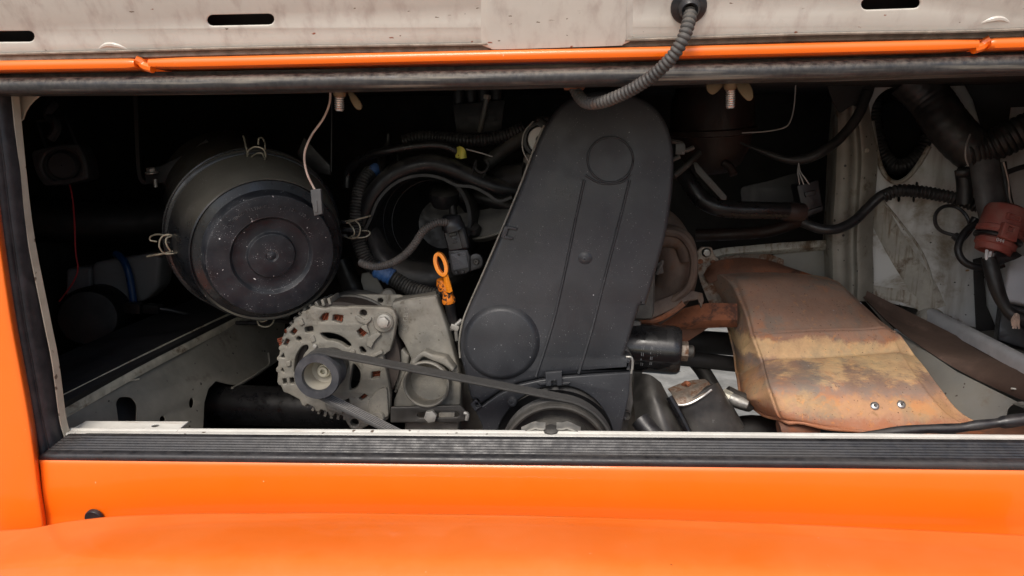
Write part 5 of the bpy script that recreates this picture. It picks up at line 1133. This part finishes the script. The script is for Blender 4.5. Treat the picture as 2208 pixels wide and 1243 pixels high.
# wing-nut studs
def stud(cx, y0, y1, Y, lab, wings):
    t = thing('wing_nut', lab, 'wing nut', P(cx, y1, Y), 'wing nuts')
    k = sc(cx, y1, Y); a_, b_ = P(cx, y0, Y), P(cx, y1, Y)
    ln = (b_ - a_).length; n = int(ln / .0022); pr_ = []
    for i in range(n):
        h = ln * i / n; pr_ += [(9.2 * k, h), (10.4 * k, h + ln / n * .35), (9.2 * k, h + ln / n * .7)]
    pr_ += [(8.5 * k, ln), (8.0 * k, ln + .001), (.0003, ln + .001)]
    add('stud', lathe(pr_, a_, (b_ - a_), 18), 'zinc', t, 20)
    add('nut', lathe([(13 * k, 0), (15 * k, .004), (13 * k, .010), (10 * k, .012)], P(cx, y0 - 6, Y), Vector((0, 0, -1)), 20), 'brass_wing', t)
    for w_ in wings: add('wing', plate(cr2(w_, 3), [], Plane(cx, y0, Y + .004), .0035, .0012), 'brass_wing', t)
    return t
stud(732, 192, 238, .022, 'threaded stud with brass wing nut hanging beside the tan wire', [[(746, 190), (758, 196), (772, 212), (780, 228), (776, 237), (766, 234), (754, 214)]])
stud(1575, 176, 232, .018, 'threaded stud with two brass wings hanging right of the timing cover', [[(1563, 176), (1530, 172), (1523, 185), (1527, 198), (1538, 204), (1552, 194)], [(1587, 178), (1606, 172), (1622, 190), (1624, 212), (1614, 218), (1602, 208), (1590, 192)]])
wn = thing('wing_nut', 'grey metal wing nut lying on the white sill lip before the crank pulley', 'wing nut', P(1186, 936, .012), 'wing nuts')
k = sc(1186, 925, .012)
add('hub', lathe([(15 * k, 0), (17 * k, .003), (15 * k, .008), (10 * k, .0095), (.001, .0095)], P(1188, 937, .010), Vector((0, -.35, 1)), 24), 'dark_steel', wn)
for s in (-1, 1):
    row = [[P(1188 + s * x, y + dy - 4, .010 + d) for x, y in ((12, 924), (25, 924), (34, 922), (46, 926), (56, 931), (64, 934))] for dy, d in ((4, -.004), (-2, .003), (-9, .010))]
    add('wing', loft(row, 3, 3, .0022), 'steel', wn)
# ---------------------------------------------------------------- wiring on the right
lc = thing('lid_wiring', 'grey corrugated conduit drooping from the lid grommet into the bay', 'conduit', P(1250, 225, -.01))
hose_pts = [(1488, 26, -.075), (1486, 44, -.082), (1474, 82, -.085), (1450, 122, -.080), (1412, 160, -.068), (1365, 192, -.052), (1318, 214, -.035), (1285, 223, -.020), (1262, 221, -.006), (1247, 206, .006), (1238, 188, .012)]
add('conduit', tube([Q(t) for t in hose_pts], 13.5 * sc(1400, 160, -.06), 14, 12, ribs=.0044, amp=.10), 'conduit', lc)
add('collar', join([lathe([(.009, 0), (.009, .010), (.007, .011)], P(1238, 194, .012), Vector((.1, 0, 1)), 16), obox(P(1238, 186, .014), AX, .022, .012, .008, .002)]), 'rust_brown', lc)
rl = thing('right_loom', 'thick taped black wiring loom branching at the far right', 'wiring loom', P(2110, 340, .36))
add('upper_branch', tube([Q(t) for t in [(1960, 170, .42), (2005, 215, .41), (2040, 265, .39), (2075, 305, .38), (2105, 330, .375)]], 46 * sc(2040, 265, .39), 20, 8, ribs=.012, amp=.008), 'conduit_dark', rl)
add('right_branch', tube([Q(t) for t in [(2085, 332, .37), (2120, 322, .365), (2160, 305, .355), (2208, 282, .345), (2260, 262, .34)]], 36 * sc(2150, 310, .36), 20, 10, ribs=.0075, amp=.045), 'conduit_dark', rl)
add('tie_wire', tube([P(2092, 290, .335), P(2083, 315, .325), P(2082, 340, .325), P(2088, 358, .335)], .0012, 6, 5), 'wire_grey', rl)
add('trunk', sweep(crom([P(2122, 345, .36), P(2130, 400, .35), P(2140, 450, .345), P(2150, 490, .345)], 6), [(.014 * math.cos(R(a)), .021 * math.sin(R(a))) for a in range(0, 360, 20)]), 'connector_grey', rl)
add('side_cable', tube([P(2160, 350, .36), P(2168, 400, .355), P(2176, 440, .35), P(2184, 460, .35)], .006, 10, 6), 'conduit_dark', rl)
add('thin_wire', tube([P(2164, 350, .35), P(2174, 390, .345), P(2178, 430, .34), P(2192, 455, .335)], .0012, 6, 5), 'wire_tan', rl)
add('thin_wire', tube([P(2172, 372, .36), P(2208, 360, .36), P(2260, 352, .36)], .004, 8, 4), 'rubber_clean', rl)
add('sensor_stub', join([ptube([(2076, 366, .38), (2080, 400, .38), (2080, 440, .38)], 17, n=3, seg=14), ptube([(2066, 372, .37), (2080, 372, .365), (2096, 372, .37)], 12, n=3, seg=12)]), 'conduit_dark', rl)
add('hole_hose', tube([ipl.shift(-.03).hit(x, y) for x, y in ((1880, 215), (1884, 270), (1898, 325), (1925, 358), (1960, 355), (1990, 330), (2008, 290))], .014, 14, 8, ribs=.006, amp=.05), 'conduit_dark', van)
tag(add('ribbed_conduit', tube([Q(t) for t in [(1905, 424, .43), (1935, 412, .425), (1975, 413, .42), (2020, 420, .41), (2065, 430, .40), (2110, 446, .385)]], 13.5 * sc(2000, 420, .42), 14, 10, ribs=.0058, amp=.10), 'conduit_dark'), 'ribbed black conduit crossing the pale inner panel', 'conduit')
tag(add('taped_cable', ptube([(1918, 414, .428), (1895, 426, .43), (1868, 452, .43), (1840, 478, .425), (1805, 494, .42), (1770, 494, .42), (1730, 480, .43)], 11, n=8, seg=14), 'rubber_clean'), 'smooth black cable joining the ribbed conduit to the shadowed bay', 'cable')
tag(add('cable_loop', tube([Q(t) for t in [(2092, 488, .385), (2083, 465, .39), (2062, 447, .40), (2035, 446, .40), (2018, 462, .40), (2018, 485, .40), (2032, 500, .40), (2058, 508, .395), (2068, 512, .39)]], .0028, 8, 8), 'rubber_clean'), 'small loop of thin black cable on the pale inner panel', 'cable')
tag(add('cable_lug', tube([P(2058, 508, .392), P(2070, 516, .385), P(2086, 500, .38), P(2104, 470, .375)], .006, 10, 5), 'rubber_clean'), 'short black cable lug beside the small cable loop', 'cable lug')
tag(add('curved_cable', tube([Q(t) for t in [(2118, 478, .37), (2090, 492, .365), (2072, 515, .36), (2066, 540, .355), (2076, 562, .35), (2100, 575, .345), (2135, 578, .34), (2165, 570, .335)]], .0055, 12, 8), 'rubber_clean'), 'thick black cable curving below the red connector', 'cable')
# red connector
rc_ = thing('red_connector', 'dusty red round plug connector with black cable at the right', 'connector', P(2150, 560, .32))
ca, cb_ = P(2176, 452, .315), P(2140, 542, .305)
cd = (cb_ - ca).normalized(); kr = sc(2158, 500, .31); Lr = (cb_ - ca).length
add('shell', lathe([(30 * kr, -.004), (44 * kr, 0), (47 * kr, .006), (47 * kr, Lr * .48), (49 * kr, Lr * .50), (49 * kr, Lr * .58), (47 * kr, Lr * .60), (45 * kr, Lr * .64), (40 * kr, Lr * .66)], ca, cd, 32), 'connector_red', rc_, 30)
add('lower_shell', lathe([(36 * kr, Lr * .60), (38 * kr, Lr * .76), (42 * kr, Lr * .78), (42 * kr, Lr * .88), (38 * kr, Lr * .90), (36 * kr, Lr * 1.02), (30 * kr, Lr * 1.03), (29 * kr, Lr * .9), (.001, Lr * .88)], ca, cd, 32), 'connector_red', rc_, 30)
u_ = Vector((0, -1, 0)); u_ = (u_ - cd * u_.dot(cd)).normalized(); v_ = cd.cross(u_)
axr = (v_, cd, u_)
rpl = Plane(0, 0, 0, p=ca + u_ * 50 * kr, n=u_)
add('latch', join([plate(rpoly([(2168, 478), (2202, 490), (2192, 524), (2158, 510)], 3), [rpoly([(2178, 488), (2188, 491), (2185, 500), (2175, 497)], 1)], rpl.shift(.002), .010, .0015), plate(rpoly([(2176, 458), (2206, 468), (2202, 482), (2172, 472)], 2), [rpoly([(2180, 463), (2200, 470), (2198, 476), (2178, 469)], 1)], rpl.shift(-.001), .010, .001)]), 'connector_red', rc_)
add('button', lathe([(.0035, 0), (.0035, .001), (.001, .0014)], rpl.shift(.002).hit(2174, 506), u_, 16), 'connector_red', rc_)
add('side_lug', join([obox(ca + cd * (Lr * .36) - v_ * 48 * kr + u_ * .01, axr, .008, .03, .014, .002), obox(ca + cd * (Lr * .2) - v_ * 47 * kr + u_ * .012, axr, .007, .012, .012, .002)]), 'connector_red', rc_)
add('seal_ring', lathe([(40 * kr, Lr * .655), (48 * kr, Lr * .66), (50 * kr, Lr * .70), (48 * kr, Lr * .74), (40 * kr, Lr * .745)], ca, cd, 32), 'rubber_clean', rc_)
add('rubber_tab', plate(rpoly([(2150, 540), (2186, 538), (2206, 552), (2190, 560), (2150, 574), (2140, 560)], 4), [], rpl.shift(-.02), .006, .001), 'rubber_clean', rc_)
add('number', text('044', rpl.shift(.0004), 2157, 519, 12, .0002, -16, 1.0), 'print_white', rc_, None)
for i, (dx, dy) in enumerate(((-14, -8), (-6, -3), (2, 0), (10, 6))):
    add('wire', tube([P(2128 + i * 8, 540 + i * 4, .296), P(2127 + i * 6, 556 + i * 3, .292), P(2130 + i * 4, 572, .296)], .0022, 8, 3), 'wire_white' if i < 2 else 'wire_grey', rc_)
add('cable', tube([Q(t) for t in [(2132, 556, .298), (2140, 590, .292), (2152, 630, .285), (2166, 660, .28), (2182, 678, .275), (2204, 690, .27), (2230, 704, .265)]], 15 * sc(2150, 630, .285), 14, 8, taper=lambda t: 1 + .12 * math.sin(t * 9)), 'conduit_dark', rc_)
add('frayed_end', join([tube([P(2192 + 4 * math.cos(R(a)), 680 + 3 * math.sin(R(a)), .255), P(2190 + (4 + a % 5) * math.cos(R(a)), 690 + 4 * math.sin(R(a)), .248 + .003 * (a % 3)), P(2190 + (5 + a % 7) * math.cos(R(a)), 700 + 3 * (a % 4), .25)], .0013, 6, 3) for a in range(10, 360, 29)]), 'wire_tan', rc_)
add('edge_strap', plate([(2098, 560), (2118, 555), (2128, 660), (2150, 712), (2105, 716)], [], Plane(2120, 640, .42, -.3), .003, .0008), 'bay_dark', van)
add('roof_brace', plate([(2050, 130), (2330, 130), (2330, 226), (2180, 232), (2165, 330), (2142, 335), (2118, 280), (2098, 215)], [], Plane(2150, 220, .43, -.3), .004, .001), 'bay_dark', van)
